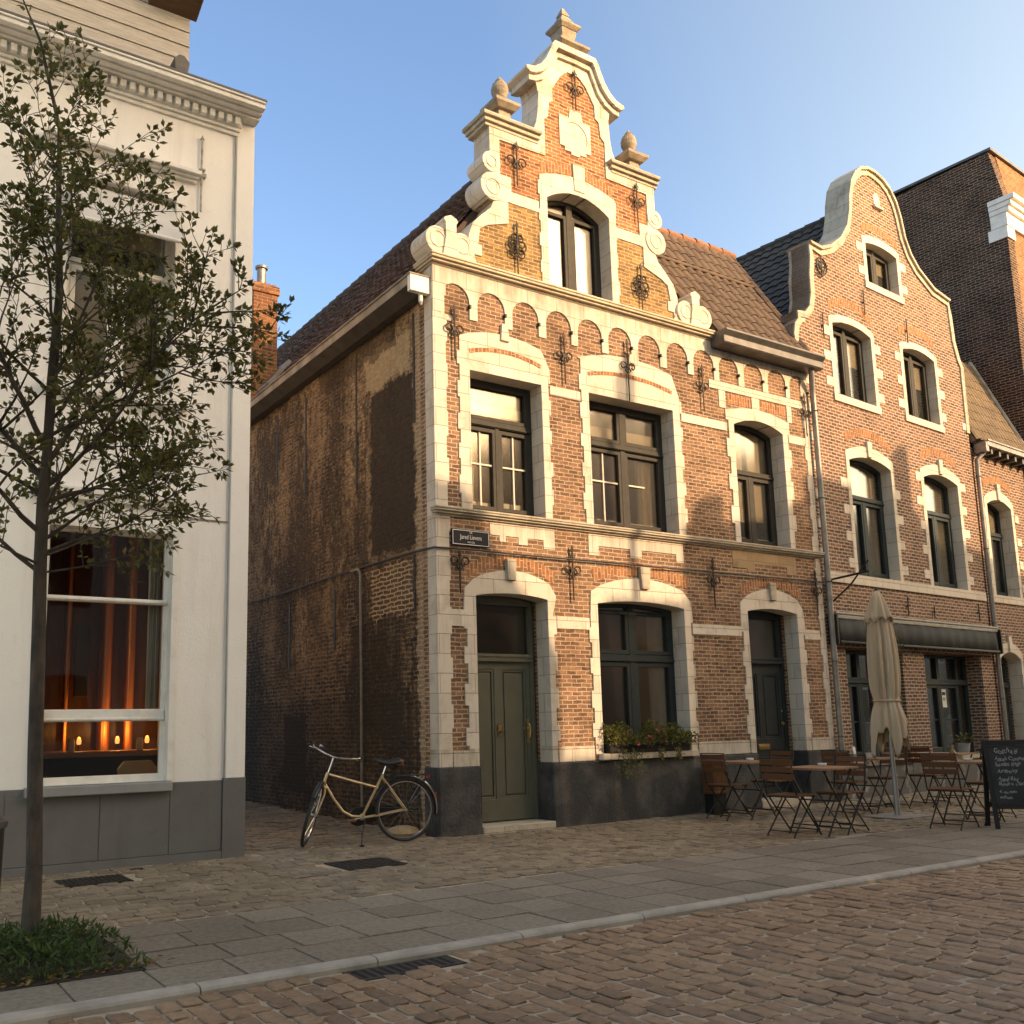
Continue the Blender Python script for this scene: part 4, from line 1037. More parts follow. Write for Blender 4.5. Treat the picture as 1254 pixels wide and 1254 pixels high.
# ------------------------------------------------------------------ the big dark gable wall behind
big = empty('tall_dark_brick_house', (NO[0] + 8.24 * cos(NA), NO[1] + 8.24 * sin(NA), 0), NA, 'tall building with dark blind brick side wall and white cornice at upper right', 'building')
sd_ = MB()
pts = [(-.20, -.1), (8, -.1), (8, 14.0), (.02, 14.25), (-.20, 13.1)]
n_ = len(pts)
sd_.v += [(0.0, a, b) for a, b in pts] + [(.34, a, b) for a, b in pts]
sd_.f += [tuple(range(n_)), tuple(range(2 * n_ - 1, n_ - 1, -1))] + [(i, (i + 1) % n_, n_ + (i + 1) % n_, n_ + i) for i in range(n_)]
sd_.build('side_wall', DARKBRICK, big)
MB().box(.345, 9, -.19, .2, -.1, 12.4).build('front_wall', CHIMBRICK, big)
MB().box(.345, 9, 7.7, 8, -.1, 14).box(8.7, 9, .21, 7.69, -.1, 14).build('rear_wall', INTERIOR, big)
MB().hexa([(.35, -.20, 13.0), (9, -.20, 13.0), (9, .5, 13.0), (.35, .5, 13.0)], [(.35, .0, 14.24), (9, .0, 14.24), (9, .3, 14.24), (.35, .3, 14.24)]).build('mansard_roof', CHIMBRICK, big)
MB().box(-.03, 9, -.06, 7.9, 14.26, 14.32).build('roof_edge', DKZINC, big)
cb = MB()
for k, (z0, z1, o) in enumerate(((12.30, 12.62, .03), (12.62, 12.74, .10), (12.74, 12.86, .16), (12.86, 12.98, .24))): cb.box(-.03 - o * .3, 9, -.22 - o, .12, z0, z1)
cb.box(-.03, .35, -.23, .20, 12.02, 12.3)
cb.build('cornice', WHITETRIM, big, bevel=.01)

# ------------------------------------------------------------------ the white house at the left
white = empty('white_house', (0, 0, 0), 0, 'white rendered house with dentil cornice, grey plinth and a large lit shop window', 'house')
WO = [(-4.44, -3.30, 4.82, 7.12), (-4.48, -3.24, .76, 3.34), (-7.4, -6.2, 4.82, 7.12)]
MB().prism([[(-10, .78), (-2.64, .78), (-2.64, 8.2), (-10, 8.2)]] + [rect(*o) for o in WO], 0, .30).build('front_wall', WHITEPAINT, white)
MB().box(-2.64, -2.43, -.028, .30, .78, 8.30).build('corner_pilaster', WHITEPAINT, white, bevel=.004)
MB().box(-2.73, -2.432, .302, 9, -.1, 8.4).build('alley_wall', WHITEPAINT, white)
MB().box(-10, -9.7, .302, 9, -.1, 8.4).box(-9.69, -2.74, 8.7, 9, -.1, 8.4).build('rear_wall', INTERIOR, white)
WOODWALL = woodmat("panelled_room", (.12, .055, .022), (.06, .028, .012), .5, (14, 14, 1))
MB().box(-9.69, -2.74, .302, 8.69, 3.75, 3.95).box(-9.69, -2.74, .302, 8.69, 8.2, 8.3).box(-9.69, -2.74, .302, 8.69, -.05, .05).build('floor', WOODWALL, white)
MB().box(-9.69, -2.74, 3.6, 3.7, .06, 3.74).box(-9.69, -2.74, 3.0, 3.1, 3.96, 8.19).build('partition', WOODWALL, white)
pl = MB()
xs = [-10, -7.6, -6.2, -4.74, -3.89, -3.215, -2.672]
for a, b in zip(xs, xs[1:]): pl.box(a + .004, b - .004, -.028, .05, .075, .775 if not (-4.75 < a < -3.3) else .70)
pl.box(-2.668, -2.425, -.045, .30, -.1, .80).box(-10, -2.672, -.045, .05, -.1, .07).box(-10, -2.672, -.02, .05, .0, .7785)
pl.build('plinth', GREYPLINTH, white, bevel=.004)
co = MB()
for z0, z1, o in ((8.10, 8.145, .03), (8.145, 8.185, .06), (8.29, 8.32, .17), (8.32, 8.345, .25), (8.345, 8.40, .33), (8.40, 8.425, .35)):
    co.box(-10, -2.64 + min(.03, o) if o < .1 else -2.43 + o * .05, -o, .30 + o * .1, z0, z1)
co.box(-10, -2.60, -.075, .3, 8.185, 8.29)
co.build('cornice', WHITETRIM, white, bevel=.008)
de = MB()
for i in range(72): de.box(-2.70 - i * .099, -2.64 - i * .099, -.13, -.07, 8.195, 8.28)
de.build('dentil_course', WHITETRIM, white, bevel=.004)
MB().box(-10, -2.40, -.345, .45, 8.428, 8.46).box(-10, -2.62, -.15, .38, 8.461, 8.60).build('cornice_flashing', DKZINC, white, bevel=.006)
MB().prism([[(-3.46, 8.46), (-3.32, 8.46), (-3.30, 8.59), (-3.36, 8.66), (-3.42, 8.66), (-3.48, 8.59)]], -.33, -.10).build('roof_vent', DKZINC, white, bevel=.01)
at = MB()
for i in range(14):
    z = 8.78 + i * .19; at.hexa([(-10, .40, z), (-3.10, .40, z), (-3.10, .52, z), (-10, .52, z)], [(-10, .415, z + .187), (-3.10, .415, z + .187), (-3.10, .52, z + .187), (-10, .52, z + .187)])
at.box(-10, -3.115, .53, 4, 8.74, 11.3)
at.build('attic_boarding', SIDING, white)
rf = MB().hexa([(-10, -.10, 11.25), (-2.72, -.10, 11.25), (-2.72, 4.2, 11.25), (-10, 4.2, 11.25)], [(-10, -.10, 11.33), (-2.72, -.10, 11.33), (-2.72, 4.2, 11.33), (-10, 4.2, 11.33)])
rf.build('attic_roof', DKZINC, white)
ev = MB().hexa([(-3.60, .06, 9.86), (-3.02, .06, 9.86), (-3.02, .42, 9.72), (-3.60, .42, 9.72)], [(-3.60, .0, 10.3), (-2.98, .0, 10.3), (-2.98, .42, 10.3), (-3.60, .42, 10.3)]).tube([(-3.65, .0, 10.02), (-2.90, -.02, 10.02)], .05, 8)
ev.build('attic_eaves', woodmat("bare_eaves_board", (.20, .12, .07), (.12, .07, .045), .8), white, bevel=.01)
ho = MB()
for z0, z1, o in ((7.36, 7.39, .05), (7.39, 7.42, .09), (7.42, 7.465, .14)): ho.box(-4.66 - o * .4, -3.12 + o * .3, -o, .04, z0, z1)
ho.build('window_hood', WHITETRIM, white, bevel=.005)
MB().prism([rect(-4.53, -3.21, 4.80, 7.21), rect(-4.42, -3.32, 4.84, 7.10)], -.03, .20).box(-4.60, -3.15, -.10, .20, 4.69, 4.80).build('window_architrave', WHITETRIM, white, bevel=.006)
wu = window(white, -4.42, -3.32, 4.84, 7.10, 0, .14, bars=[('h', 6.20, -4.4, -3.34, .07), ('v', -3.88, 4.9, 6.20, .10)], mat=WHITETRIM, rails=[(-4.36, -3.92, 4.92, 6.16), (-3.84, -3.38, 4.92, 6.16)], curtains=[('blind', -4.38, -3.92, 4.90, 6.16), ('blind', -3.84, -3.36, 4.90, 6.16), ('blind', -4.38, -3.36, 6.5, 7.08)])  # lower blinds stand in for the tan reflection in those panes
window(white, -7.4, -6.2, 4.84, 7.10, 0, .14, bars=[('h', 6.20, -7.38, -6.22, .07), ('v', -6.8, 4.9, 6.20, .10)], mat=WHITETRIM)
# drop arm blind let down outside the upper window
bl = MB().hexa([(-4.44, .02, 7.02), (-3.33, .02, 7.02), (-3.33, .03, 7.02), (-4.44, .03, 7.02)], [(-4.44, .02, 7.03), (-3.33, .02, 7.03), (-3.33, .03, 7.03), (-4.44, .03, 7.03)])
a0, a1 = Vector((0, .04, 7.03)), Vector((0, -.42, 6.42))
dn = (a1 - a0); nn = Vector((0, dn.z, -dn.y)).normalized() * .004
bl = MB(); bl.obox((a0 + a1) / 2 + Vector((-3.885, 0, 0)), Vector((.55, 0, 0)), dn / 2, nn)
ob = bl.build('drop_blind', speckle("blind_cloth", (.60, .57, .53), (.52, .49, .45), 3, .9, 0), white)
MB().tube([(-4.45, -.42, 6.41), (-3.32, -.42, 6.41)], .022, 8).tube([(-3.335, .03, 6.75), (-3.335, -.42, 6.41)], .012, 6).tube([(-4.435, .03, 6.75), (-4.435, -.42, 6.41)], .012, 6).build('blind_bar', WHITETRIM, ob)
# shop window
MB().box(-4.6, -2.8, 1.70, 1.78, .06, 1.02).build('dark_room_panel', BLACKMETAL, white)  # black panel added to keep the lower half of the room dark
pn_ = MB().box(-4.9, -2.75, 2.2, 2.24, .06, 3.7)
pn_.build('room_panelling', woodmat('dark_panelling', (.12, .055, .024), (.06, .028, .013), .3, (5, 5, .6)), white)
MB().box(-3.80, -3.64, 1.9, 1.94, 1.70, 2.55).build('dark_screen', BLACKMETAL, white, bevel=.01)
sh = window(white, -4.48, -3.24, .80, 3.34, 0, .12, bars=[('h', 1.46, -4.46, -3.26, .12), ('h', 2.62, -4.46, -3.26, .05)], mat=WHITETRIM, glass=SHOPGLASS, fw=.05, curtains=[('drape', -3.42, -3.30, 1.5, 3.3)])
MB().prism([rect(-4.55, -3.19, .80, 3.42), rect(-4.47, -3.25, .801, 3.33)], -.03, .14).build('window_architrave', WHITETRIM, white, bevel=.006)
MB().box(-4.58, -3.21, -.11, .28, .70, .795).build('window_sill', speckle("bluestone_sill", (.30, .29, .28), (.24, .235, .23), 6, .6, 0), white, bevel=.01)
MB().box(-4.65, -3.16, -.09, .03, 3.66, 3.72).box(-4.62, -3.19, -.06, .03, 3.60, 3.66).build('shop_hood', WHITETRIM, white, bevel=.006)
MB().tube([(-3.05, -.03, 7.04), (-3.05, -.03, 7.92)], .012, 6).tube([(-3.05, -.03, 7.92), (-3.05, -.03, 7.97)], [.025, .004], 6).box(-3.07, -3.0, -.05, 0, 7.46, 7.50).box(-3.075, -3.01, -.045, 0, 7.54, 7.56).build('wall_anchor', speckle("painted_iron", (.50, .47, .42), (.25, .22, .18), 14, .7, 0), white)
MB().box(-3.10, -2.66, -.012, .01, 3.515, 3.53).tube([(-2.655, -.02, .8), (-2.655, -.02, 8.15)], .007, 5).build('wall_wire', ZINC, white)

# the lit room behind the shop window
GLOWM = glow("lamp_glass", (1.0, .40, .13), .6)
COPPER = newmat("brushed_copper", (.80, .34, .13), .34, 1)
def column(x, y, r, lab):
    o = MB().tube([(0, 0, 0), (0, 0, 3.68)], r, 20).build('copper_pipe', COPPER, None, smooth=True, loc=(x, y, .055)); tag(o, lab, 'pipe', 'copper pipes in the shop')
def bulb(x, y, z, wt, lab):
    t_ = empty('table_lamp', (x, y, z), 0, lab, 'lamp', 'small lamps in the shop')
    MB().lathe([(.004, .07), (.022, .075), (.026, .11), (.016, .15), (.003, .155)], (0, 0, 0), 14).build('lamp_glass', GLOWM, t_, smooth=True)
    MB().lathe([(.03, 0), (.03, .012), (.008, .02), (.008, .07)], (0, 0, 0), 12).build('lamp_foot', BLACKMETAL, t_)
    pl_ = bpy.data.lights.new('lamp_light', 'POINT'); pl_.energy = wt; pl_.color = (1.0, .44, .16); pl_.shadow_soft_size = .03
    po = bpy.data.objects.new('lamp_light', pl_); COL.objects.link(po); po.parent = t_; po.location = (0, -.02, .22)
column(-3.86, 2.05, .035, 'slim copper pipe, leftmost in the lit shop window')
column(-3.42, 2.05, .075, 'thickest copper pipe in the middle of the lit shop window')
column(-3.14, 2.05, .06, 'copper pipe furthest right in the lit shop window')
bulb(-3.80, 1.50, 1.09, 1.6, 'small glowing lamp at the left end of the shop table')
bulb(-3.38, 1.52, 1.09, 2.1, 'small glowing lamp in the middle of the shop table')
bulb(-3.05, 1.50, 1.09, 1.6, 'small glowing lamp at the right end of the shop table')
ct = empty('shop_table', (-3.6, 1.40, .05), 0, 'long dark wooden table inside the lit shop window', 'table')
MB().box(-1.1, 1.0, -.35, .35, .98, 1.04).build('table_top', woodmat("shop_wood", (.26, .12, .05), (.17, .075, .03), .35), ct, bevel=.006)
for x, y in ((-1, -.28), (.9, -.28), (-1, .28), (.9, .28)): MB().box(x - .03, x + .03, y - .03, y + .03, 0, .98).build('leg', BLACKMETAL, ct)
def glassjar(x, y, z, lab):
    o = MB().lathe([(.035, 0), (.04, .01), (.04, .10), (.032, .13), (.034, .14)], (0, 0, 0), 14).build('glass_jar', newmat('jar_glass', (.5, .35, .2), .1), None, smooth=True, loc=(x, y, z)); tag(o, lab, 'jar', 'jars on the shop table')
glassjar(-3.95, 1.15, 1.09, 'small amber jar at the left end of the shop table')
glassjar(-3.25, 1.05, 1.09, 'small amber jar near the middle of the shop table')
kc = empty('shop_chair', (-3.38, .62, .05), .2, 'pale curved chair back showing low in the lit shop window', 'chair')
MB().prism([[(-.2, .62), (.2, .62), (.22, .86), (.15, .94), (-.15, .94), (-.22, .86)]], -.02, .02).build('backrest', speckle("chair_ply", (.38, .26, .12), (.30, .20, .09), 6, .5, 0), kc, bevel=.01)
MB().box(-.2, .2, 0, .38, .42, .46).build('seat', TEAK, kc, bevel=.01)
for x, y in ((-.18, .02), (.18, .02), (-.18, .36), (.18, .36)): MB().tube([(x, y, 0), (x, y, .42 if y > .1 else .7)], .014, 6).build('leg', BLACKMETAL, kc)
# ------------------------------------------------------------------ ground
random.seed(11)
RZ0 = -.035                                  # road level below the pavement
def stones(mb, x0, x1, y0, y1, w_, l_, z, along='y', jit=.012, gap=.011, hgt=.03, skip=None, wob=.0):
    """hand-set stones with rounded tops in rows; along: direction of the continuous joints"""
    a0, a1, b0, b1 = (x0, x1, y0, y1) if along == 'y' else (y0, y1, x0, x1)
    a = a0
    while a < a1:
        wa = w_ * random.uniform(.97, 1.03); b = b0 - random.uniform(0, l_)
        while b < b1:
            lb = l_ * random.uniform(.90, 1.12)
            ca, cb = a + wa / 2 + wob * sin(b * 1.3 + a), b + lb / 2
            p = (ca, cb) if along == 'y' else (cb, ca)
            if x0 <= p[0] <= x1 and y0 <= p[1] <= y1 and not (skip and skip(*p)):
                ha, hb = wa / 2 - gap * random.uniform(.35, .85), lb / 2 - gap * random.uniform(.35, .85)
                zz = z + random.uniform(-jit, jit) * .6; tx, ty = random.uniform(-.022, .022), random.uniform(-.035, .035)
                vs = []
                for k, (sc_, dz) in enumerate(((1.0, -hgt), (1.0, -.010), (.95, -.001), (.70, .002))):
                    for sx, sy in ((-1, -.75), (-.75, -1), (.75, -1), (1, -.75), (1, .75), (.75, 1), (-.75, 1), (-1, .75)):
                        qa, qb = sx * ha * sc_ + random.uniform(-.006, .006) * (k < 3), sy * hb * sc_ + random.uniform(-.006, .006) * (k < 3)
                        vx, vy = (ca + qa, cb + qb) if along == 'y' else (cb + qb, ca + qa)
                        vs.append((vx, vy, zz + dz + tx * qa + ty * qb + random.uniform(-.0022, .0022)))
                fs = []
                for k in range(3):
                    for i in range(8): fs.append((k * 8 + i, k * 8 + (i + 1) % 8, k * 8 + 8 + (i + 1) % 8, k * 8 + 8 + i))
                fs.append(tuple(24 + i for i in range(8)))
                mb.add(vs, fs)
            b += lb
        a += wa
def cobblemat(name, c1, c2, c3, rough=.55, spec=.5):
    m = newmat(name, c1, rough, spec=spec); t = NT(m)
    gi = t.n("ShaderNodeNewGeometry")
    col = t.ramp(gi.outputs["Random Per Island"], [(0, c1), (.5, c2), (.85, c3), (1, c1)])
    f = t.noise(24, 5, .65)
    col = t.mix(.6, col, t.mix(1.0, col, t.ramp(f, [(.3, (.5, .5, .5)), (.7, (1.4, 1.35, 1.3))]), 'MULTIPLY'))
    big = t.noise(.7, 4, .6)
    col = t.mix(t.math('MULTIPLY', t.val(big, .42, .68), .4), col, t.mix(1.0, col, (.55, .5, .46), 'MULTIPLY'))
    t.color(col)
    t.bump(t.noise(60, 5, .65), .006)
    return m
SETT = cobblemat("road_sett", (.29, .175, .098), (.36, .225, .128), (.20, .122, .072))
PAVE = cobblemat("pavement_sett", (.25, .19, .125), (.31, .24, .16), (.19, .148, .10))
SLAB = cobblemat("concrete_slab", (.25, .205, .155), (.29, .24, .18), (.21, .172, .13), .8, .3)
JOINT = speckle("joint_sand", (.54, .41, .28), (.38, .29, .20), 9, .95, .006, 70)
KERBM = speckle("kerb_stone", (.46, .39, .31), (.32, .27, .215), 5, .7, .003, 50)

def ground_joint(): pass
tag(MB().box(-400, 400, -400, 400, -1.2, -.30).build('ground', speckle("far_ground", (.12, .1, .08), (.16, .13, .1), 1, .95, 0), None), kind='structure')
MB_ = MB().box(-30, 40, -10.2, -4.89, -.28, RZ0 - .009)
tag(MB_.build('road_bed', JOINT, None), kind='structure')
drain_hole = lambda x, y: -3.66 < x < -2.98 and y > -5.15
mb = MB(); stones(mb, -6.5, 9.5, -9.4, -4.91, .118, .175, RZ0, 'y', skip=drain_hole, wob=.02)
tag(mb.build('road', SETT, None, fix=True), kind='structure')
tag(MB().box(-30, 40, -4.78, -3.06, -.28, -.012).box(-30, 40, -3.06, 40, -.28, -.010).build('pavement_bed', JOINT, None), kind='structure')
mh = lambda x, y: (-2.05 < x < -1.38 and -1.72 < y < -1.08) or (-4.40 < x < -3.78 and -1.05 < y < -.52) or (.88 < x < 1.12 and -2.35 < y < -2.08)
mb = MB()
stones(mb, -7.5, 14.5, -3.0, -.04, .145, .20, 0, 'x', jit=.010, skip=lambda x, y: mh(x, y) or (x < -4.5 and y < -3.03) or (y > -.05 + .0789 * max(0, x - 7.4)), wob=.015)
stones(mb, 7.4, 14.5, -.04, .55, .145, .20, 0, 'x', jit=.010, skip=lambda x, y: y > -.05 + .0789 * (x - 7.4))
tag(mb.build('pavement', PAVE, None), kind='structure')
mb = MB(); stones(mb, -2.40, -.04, -.04, 9.4, .15, .21, .0, 'x', jit=.014, gap=.010)
mb.v = [(x, y, z + .012 * max(0, min(y, 8))) for x, y, z in mb.v]
tag(MB().hexa([(-2.42, 0, -.2), (0, 0, -.2), (0, 9.5, -.2), (-2.42, 9.5, -.2)], [(-2.42, 0, -.016), (0, 0, -.016), (0, 9.5, .085), (-2.42, 9.5, .085)]).build('alley_bed', JOINT, None), kind='structure')
tag(mb.build('alley_paving', PAVE, None), kind='structure')
mb = MB(); y = -4.797; rows = (.452, .42, .43, .44)
for k, h in enumerate(rows):
    x = -9 + .21 * (k % 2) + random.uniform(0, .02)
    while x < 15:
        L = (.44, .43, .44, .43)[k] * random.uniform(.99, 1.01)
        x_, L_0 = x, L
        if k > 0 and x < -4.58 < x + L: L = x + L + 4.58; x = -4.58
        if not (k > 0 and x + L > -6.6 and x < -4.581):
            z = random.uniform(-.003, .003); g_ = .0045
            mb.hexa([(x + g_, y + g_, -.06), (x + L - g_, y + g_, -.06), (x + L - g_, y + h - g_, -.06), (x + g_, y + h - g_, -.06)],
                    [(x + g_ + .003, y + g_ + .003, z), (x + L - g_ - .003, y + g_ + .003, z + random.uniform(-.003, .003)), (x + L - g_ - .003, y + h - g_ - .003, z), (x + g_ + .003, y + h - g_ - .003, z + random.uniform(-.002, .002))])
        x = x_ + L_0
    y += h
tag(mb.build('pavement_slabs', SLAB, None), kind='structure')
mb = MB(); x = -9.55
while x < 15:
    L = 1.02; a, b = x + .004, x + L - .004
    v0 = [(-4.90, -.2), (-4.90, -.018), (-4.89, -.004), (-4.872, .003), (-4.802, .004), (-4.802, -.2)]
    n_ = len(v0)
    mb.add([(a, p, q_) for p, q_ in v0] + [(b, p, q_) for p, q_ in v0], [tuple(range(n_)), tuple(range(2 * n_ - 1, n_ - 1, -1))] + [(i, (i + 1) % n_, n_ + (i + 1) % n_, n_ + i) for i in range(n_)])
    x += L
tag(mb.build('kerb', KERBM, None), kind='structure')
tag(MB().box(-30, 40, -40, -10.2, -.25, -.01).build('far_pavement', SLAB, None), kind='structure')
tag(MB().box(-6.55, -4.585, -4.34, -3.06, -.12, .002).build('tree_pit', SOIL, None), kind='structure')

# covers and grates
dg = MB().prism([[(0, 0), (.66, 0), (.66, .22), (0, .22)]] + [[(.03 + i * .055, .025), (.06 + i * .055, .025), (.06 + i * .055, .195), (.03 + i * .055, .195)] for i in range(11)], 0, .03)
dg.v = [(-3.65 + x, -5.13 + z, RZ0 - .004 - y) for x, y, z in dg.v]
o = dg.build('gully_grate', IRONCOVER, None, bevel=.003); tag(o, 'slotted iron gully grate in the road against the kerb', 'drain grate')
MB().box(-3.66, -2.98, -5.14, -4.905, -.30, -.0405).build('gully_shade', newmat('gully_shade_black', (.006, .005, .005), 1), o)  # solid black block below the slots, stands in for the shade of a pit
mc = MB().box(-2.02, -1.40, -1.68, -1.12, -.03, .004)
for i in range(7):
    for j in range(6): mc.box(-1.985 + i * .084, -1.925 + i * .084, -1.65 + j * .088, -1.59 + j * .088, .003, .008)
tag(mc.build('manhole_cover', IRONCOVER, None), 'dark square iron cover set in the cobbles in front of the bicycle', 'cover')
mc = MB().box(-4.38, -3.80, -1.02, -.55, -.03, .003)
for i in range(12): mc.box(-4.36 + i * .047, -4.335 + i * .047, -1.0, -.57, .002, .008)
tag(mc.build('cellar_grate', IRONCOVER, None), 'rusty rectangular cellar grate below the white house', 'grate')
tag(MB().box(-3.66, -3.52, -.36, -.26, -.03, .004).box(-3.64, -3.54, -.34, -.28, .003, .007).build('valve_cover', IRONCOVER, None), 'tiny square valve cover close to the white plinth', 'cover')
mc = MB().box(.90, 1.10, -2.33, -2.10, -.03, .002).lathe([(.07, .002), (.065, .010), (.02, .012)], (1.0, -2.21, 0), 14)
tag(mc.build('water_cover', speckle('worn_brass_cover', (.22, .15, .07), (.08, .06, .04), 12, .6, .002, metal=.3), None), 'small worn brownish stop cock cover alone in the cobbles', 'cover')

# ------------------------------------------------------------------ street tree
tree = empty('street_tree', (-5.05, -3.51, 0), 0, 'young street tree with slim dark trunk and airy small-leaved crown before the white house', 'tree')
random.seed(21)
tk = MB()
trunk = [(.0, 0, -.06), (.005, 0, .10), (.01, 0, .5), (-.015, .01, 1.2), (-.03, 0, 1.9), (-.04, .01, 2.36), (-.045, 0, 2.75), (-.03, .02, 3.1), (-.02, .03, 3.6), (.0, .04, 4.2), (-.03, .05, 4.8), (-.05, .05, 5.4), (-.20, .05, 6.0), (-.36, .05, 6.35)]
tk.tube(trunk, [.075, .060, .050, .047, .044, .042, .039, .032, .034, .027, .020, .014, .009, .004], 10)
twigs = []      # (point list) that carry leaves
def grow(p, d, L, r, depth, lean=.12):
    n_ = max(3, int(L / .16)); pts = [Vector(p)]; d = Vector(d).normalized()
    for i in range(n_):
        d = (d + rv(.17) + Vector((0, 0, lean * .12))).normalized()
        pts.append(pts[-1] + d * L / n_)
    tk.tube(pts, [max(.0022, r * (1 - .8 * i / n_)) for i in range(n_ + 1)], 6 if r > .01 else 4)
    if depth >= 1: twigs.append(pts if depth > 1 else pts[n_ // 3:])
    if depth < 3:
        k = int(L / (.16 if depth < 2 else .15)) + 1
        for j in range(k):
            t_ = random.uniform(.22, .98); i = min(n_ - 1, int(t_ * n_))
            q_ = pts[i].lerp(pts[i + 1], t_ * n_ - i)
            side = d.cross(rv()).normalized()
            dd = (d * random.uniform(.35, .9) + side * random.uniform(.6, 1.0) + Vector((0, 0, .18))).normalized()
            grow(q_, dd, L * random.uniform(.28, .52) * (1.15 - .4 * t_), r * .5, depth + 1)
limbs = [  # start height, direction, length, radius
    (2.30, (-.9, .15, .75), 1.1, .022), (2.42, (.85, -.15, .45), .9, .018), (2.55, (-1, -.2, .75), 1.35, .026),
    (2.75, (.78, .25, .6), 1.4, .028), (2.85, (.8, -.3, .6), 1.35, .026), (2.9, (-.45, .35, 1), 1.7, .03), (3.0, (.6, .1, .8), 1.6, .028),
    (3.1, (-.5, -.35, 1), 1.8, .028), (3.3, (.55, .4, .8), 1.3, .02), (3.5, (-.7, .2, .75), 1.2, .018), (3.6, (.5, -.4, .95), 1.35, .018), (3.9, (-.35, -.3, 1), 1.3, .016),
    (4.2, (.30, .25, 1), 1.2, .013), (4.4, (-.45, .2, .9), 1.0, .012), (4.7, (.25, -.2, 1), .95, .011), (5.0, (-.3, -.1, 1), .8, .009), (5.3, (.20, .1, 1), .7, .008), (4.5, (.75, .1, .6), 1.0, .012), (4.9, (.7, -.1, .8), .9, .01), (4.0, (-.8, .1, .6), 1.1, .014), (5.1, (-.7, .1, .7), .8, .009), (5.6, (.4, 0, .9), .6, .006), (2.5, (.8, .1, .55), 1.1, .020), (2.65, (.75, .3, .5), 1.0, .018), (3.2, (.75, -.1, .6), 1.35, .02), (3.4, (.75, .2, .75), 1.2, .018), (2.8, (-.9, -.1, .5), 1.3, .02), (3.8, (.65, .1, .8), 1.05, .016), (2.62, (.2, .9, .6), 1.2, .02), (2.7, (.1, -.8, .7), 1.0, .018), (2.35, (-.6, -.5, .1), .9, .014), (2.40, (.8, -.4, .4), 1.0, .014), (2.30, (.85, .35, .38), .95, .014), (2.6, (.7, -.6, .5), 1.1, .015), (3.5, (.8, -.25, .5), 1.2, .014), (3.0, (-.8, .3, .4), 1.2, .016)]
def at_h(h):
    for a, b in zip(trunk, trunk[1:]):
        if a[2] <= h <= b[2]: return Vector(a).lerp(Vector(b), (h - a[2]) / (b[2] - a[2]))
for h, d, L, r in limbs: grow(at_h(h), d, L, r * .68, 0 if L > 1.0 else 1)
twigs.append([Vector(p) for p in trunk[-4:]])
tk.build('trunk', BARK, tree, smooth=True)
lv = MB()
for pts in twigs:
    L = sum((b - a).length for a, b in zip(pts, pts[1:]))
    n_ = int(L / .024)
    m_ = len(pts) - 1
    dens = random.uniform(.38, .85)
    for j in range(n_):
        if random.random() > dens: continue
        t_ = random.uniform(.12, 1.0) * m_ * .999; i = int(t_); q_ = pts[i].lerp(pts[i + 1], t_ - i); d = (pts[i + 1] - pts[i]).normalized()
        s_ = d.cross(rv()).normalized()
        leaf(lv, q_ + s_ * .008, (d * random.uniform(.2, .9) + s_ + Vector((0, 0, random.uniform(-.35, .3)))), (Vector((0, 0, 1)) + rv(.6)), random.uniform(.040, .064), random.uniform(.026, .037))
    d = (pts[-1] - pts[-2]).normalized()
    for j in range(3): leaf(lv, pts[-1], d + rv(.6), Vector((0, 0, 1)) + rv(.5), random.uniform(.045, .07), random.uniform(.026, .038))
lv.build('crown', LEAF, tree, fix=False)
print("tree leaves", len(lv.f) // 4)

# planting round the tree foot
bd = MB()
for i in range(7500):
    x = random.uniform(-6.5, -4.50); y = random.uniform(-4.36, -3.04)
    e_ = max(0, 1 - ((x + 5.52) / 1.04) ** 4) * max(0, 1 - ((y + 3.68) / .66) ** 4)
    if random.random() > e_ ** .6 or (x > -4.72 and random.random() < .4): continue
    h = .17 * e_ * random.uniform(.2, 1.0) * (1.0 + .35 * sin(x * 5) * sin(y * 7 + 1))
    leaf(bd, Vector((x, y, max(.006, h))), Vector((random.uniform(-1, 1), random.uniform(-1, 1), random.uniform(-.1, .9))), Vector((0, 0, 1)) + rv(.4), random.uniform(.035, .085), random.uniform(.011, .024))
tag(bd.build('ground_cover', BEDLEAF, None, fix=False), kind='stuff')
dl = MB()
for i in range(150):
    x = random.uniform(-6.0, -4.4); y = -4.33 + random.uniform(-.03, .12) + (.16 * (x + 5.0) if x > -5 else 0)
    leaf(dl, Vector((x, y, .012)), Vector((random.uniform(-1, 1), random.uniform(-1, 1), random.uniform(0, .3))), Vector((0, 0, 1)) + rv(.5), random.uniform(.025, .05), random.uniform(.018, .032))
for i in range(46):
    x, y = random.uniform(-4.4, 6), random.uniform(-4.6, -.2)
    leaf(dl, Vector((x, y, .010)), Vector((random.uniform(-1, 1), random.uniform(-1, 1), .05)), Vector((0, 0, 1)) + rv(.3), random.uniform(.02, .04), random.uniform(.014, .028))
tag(dl.build('fallen_leaves', DRYLEAF, None, fix=False), kind='stuff')
# bin
bn = empty('litter_bin', (-5.32, -2.68, 0), 0, 'dark round litter bin cut off by the left edge beside the tree', 'bin')
MB().lathe([(.20, 0), (.21, .04), (.22, .64), (.22, .68)], (0, 0, 0), 24).build('body', BLACKMETAL, bn, smooth=True)
MB().lathe([(.235, .68), (.24, .72), (.20, .76), (.05, .78)], (0, 0, 0), 24).build('lid', DKZINC, bn, smooth=True)

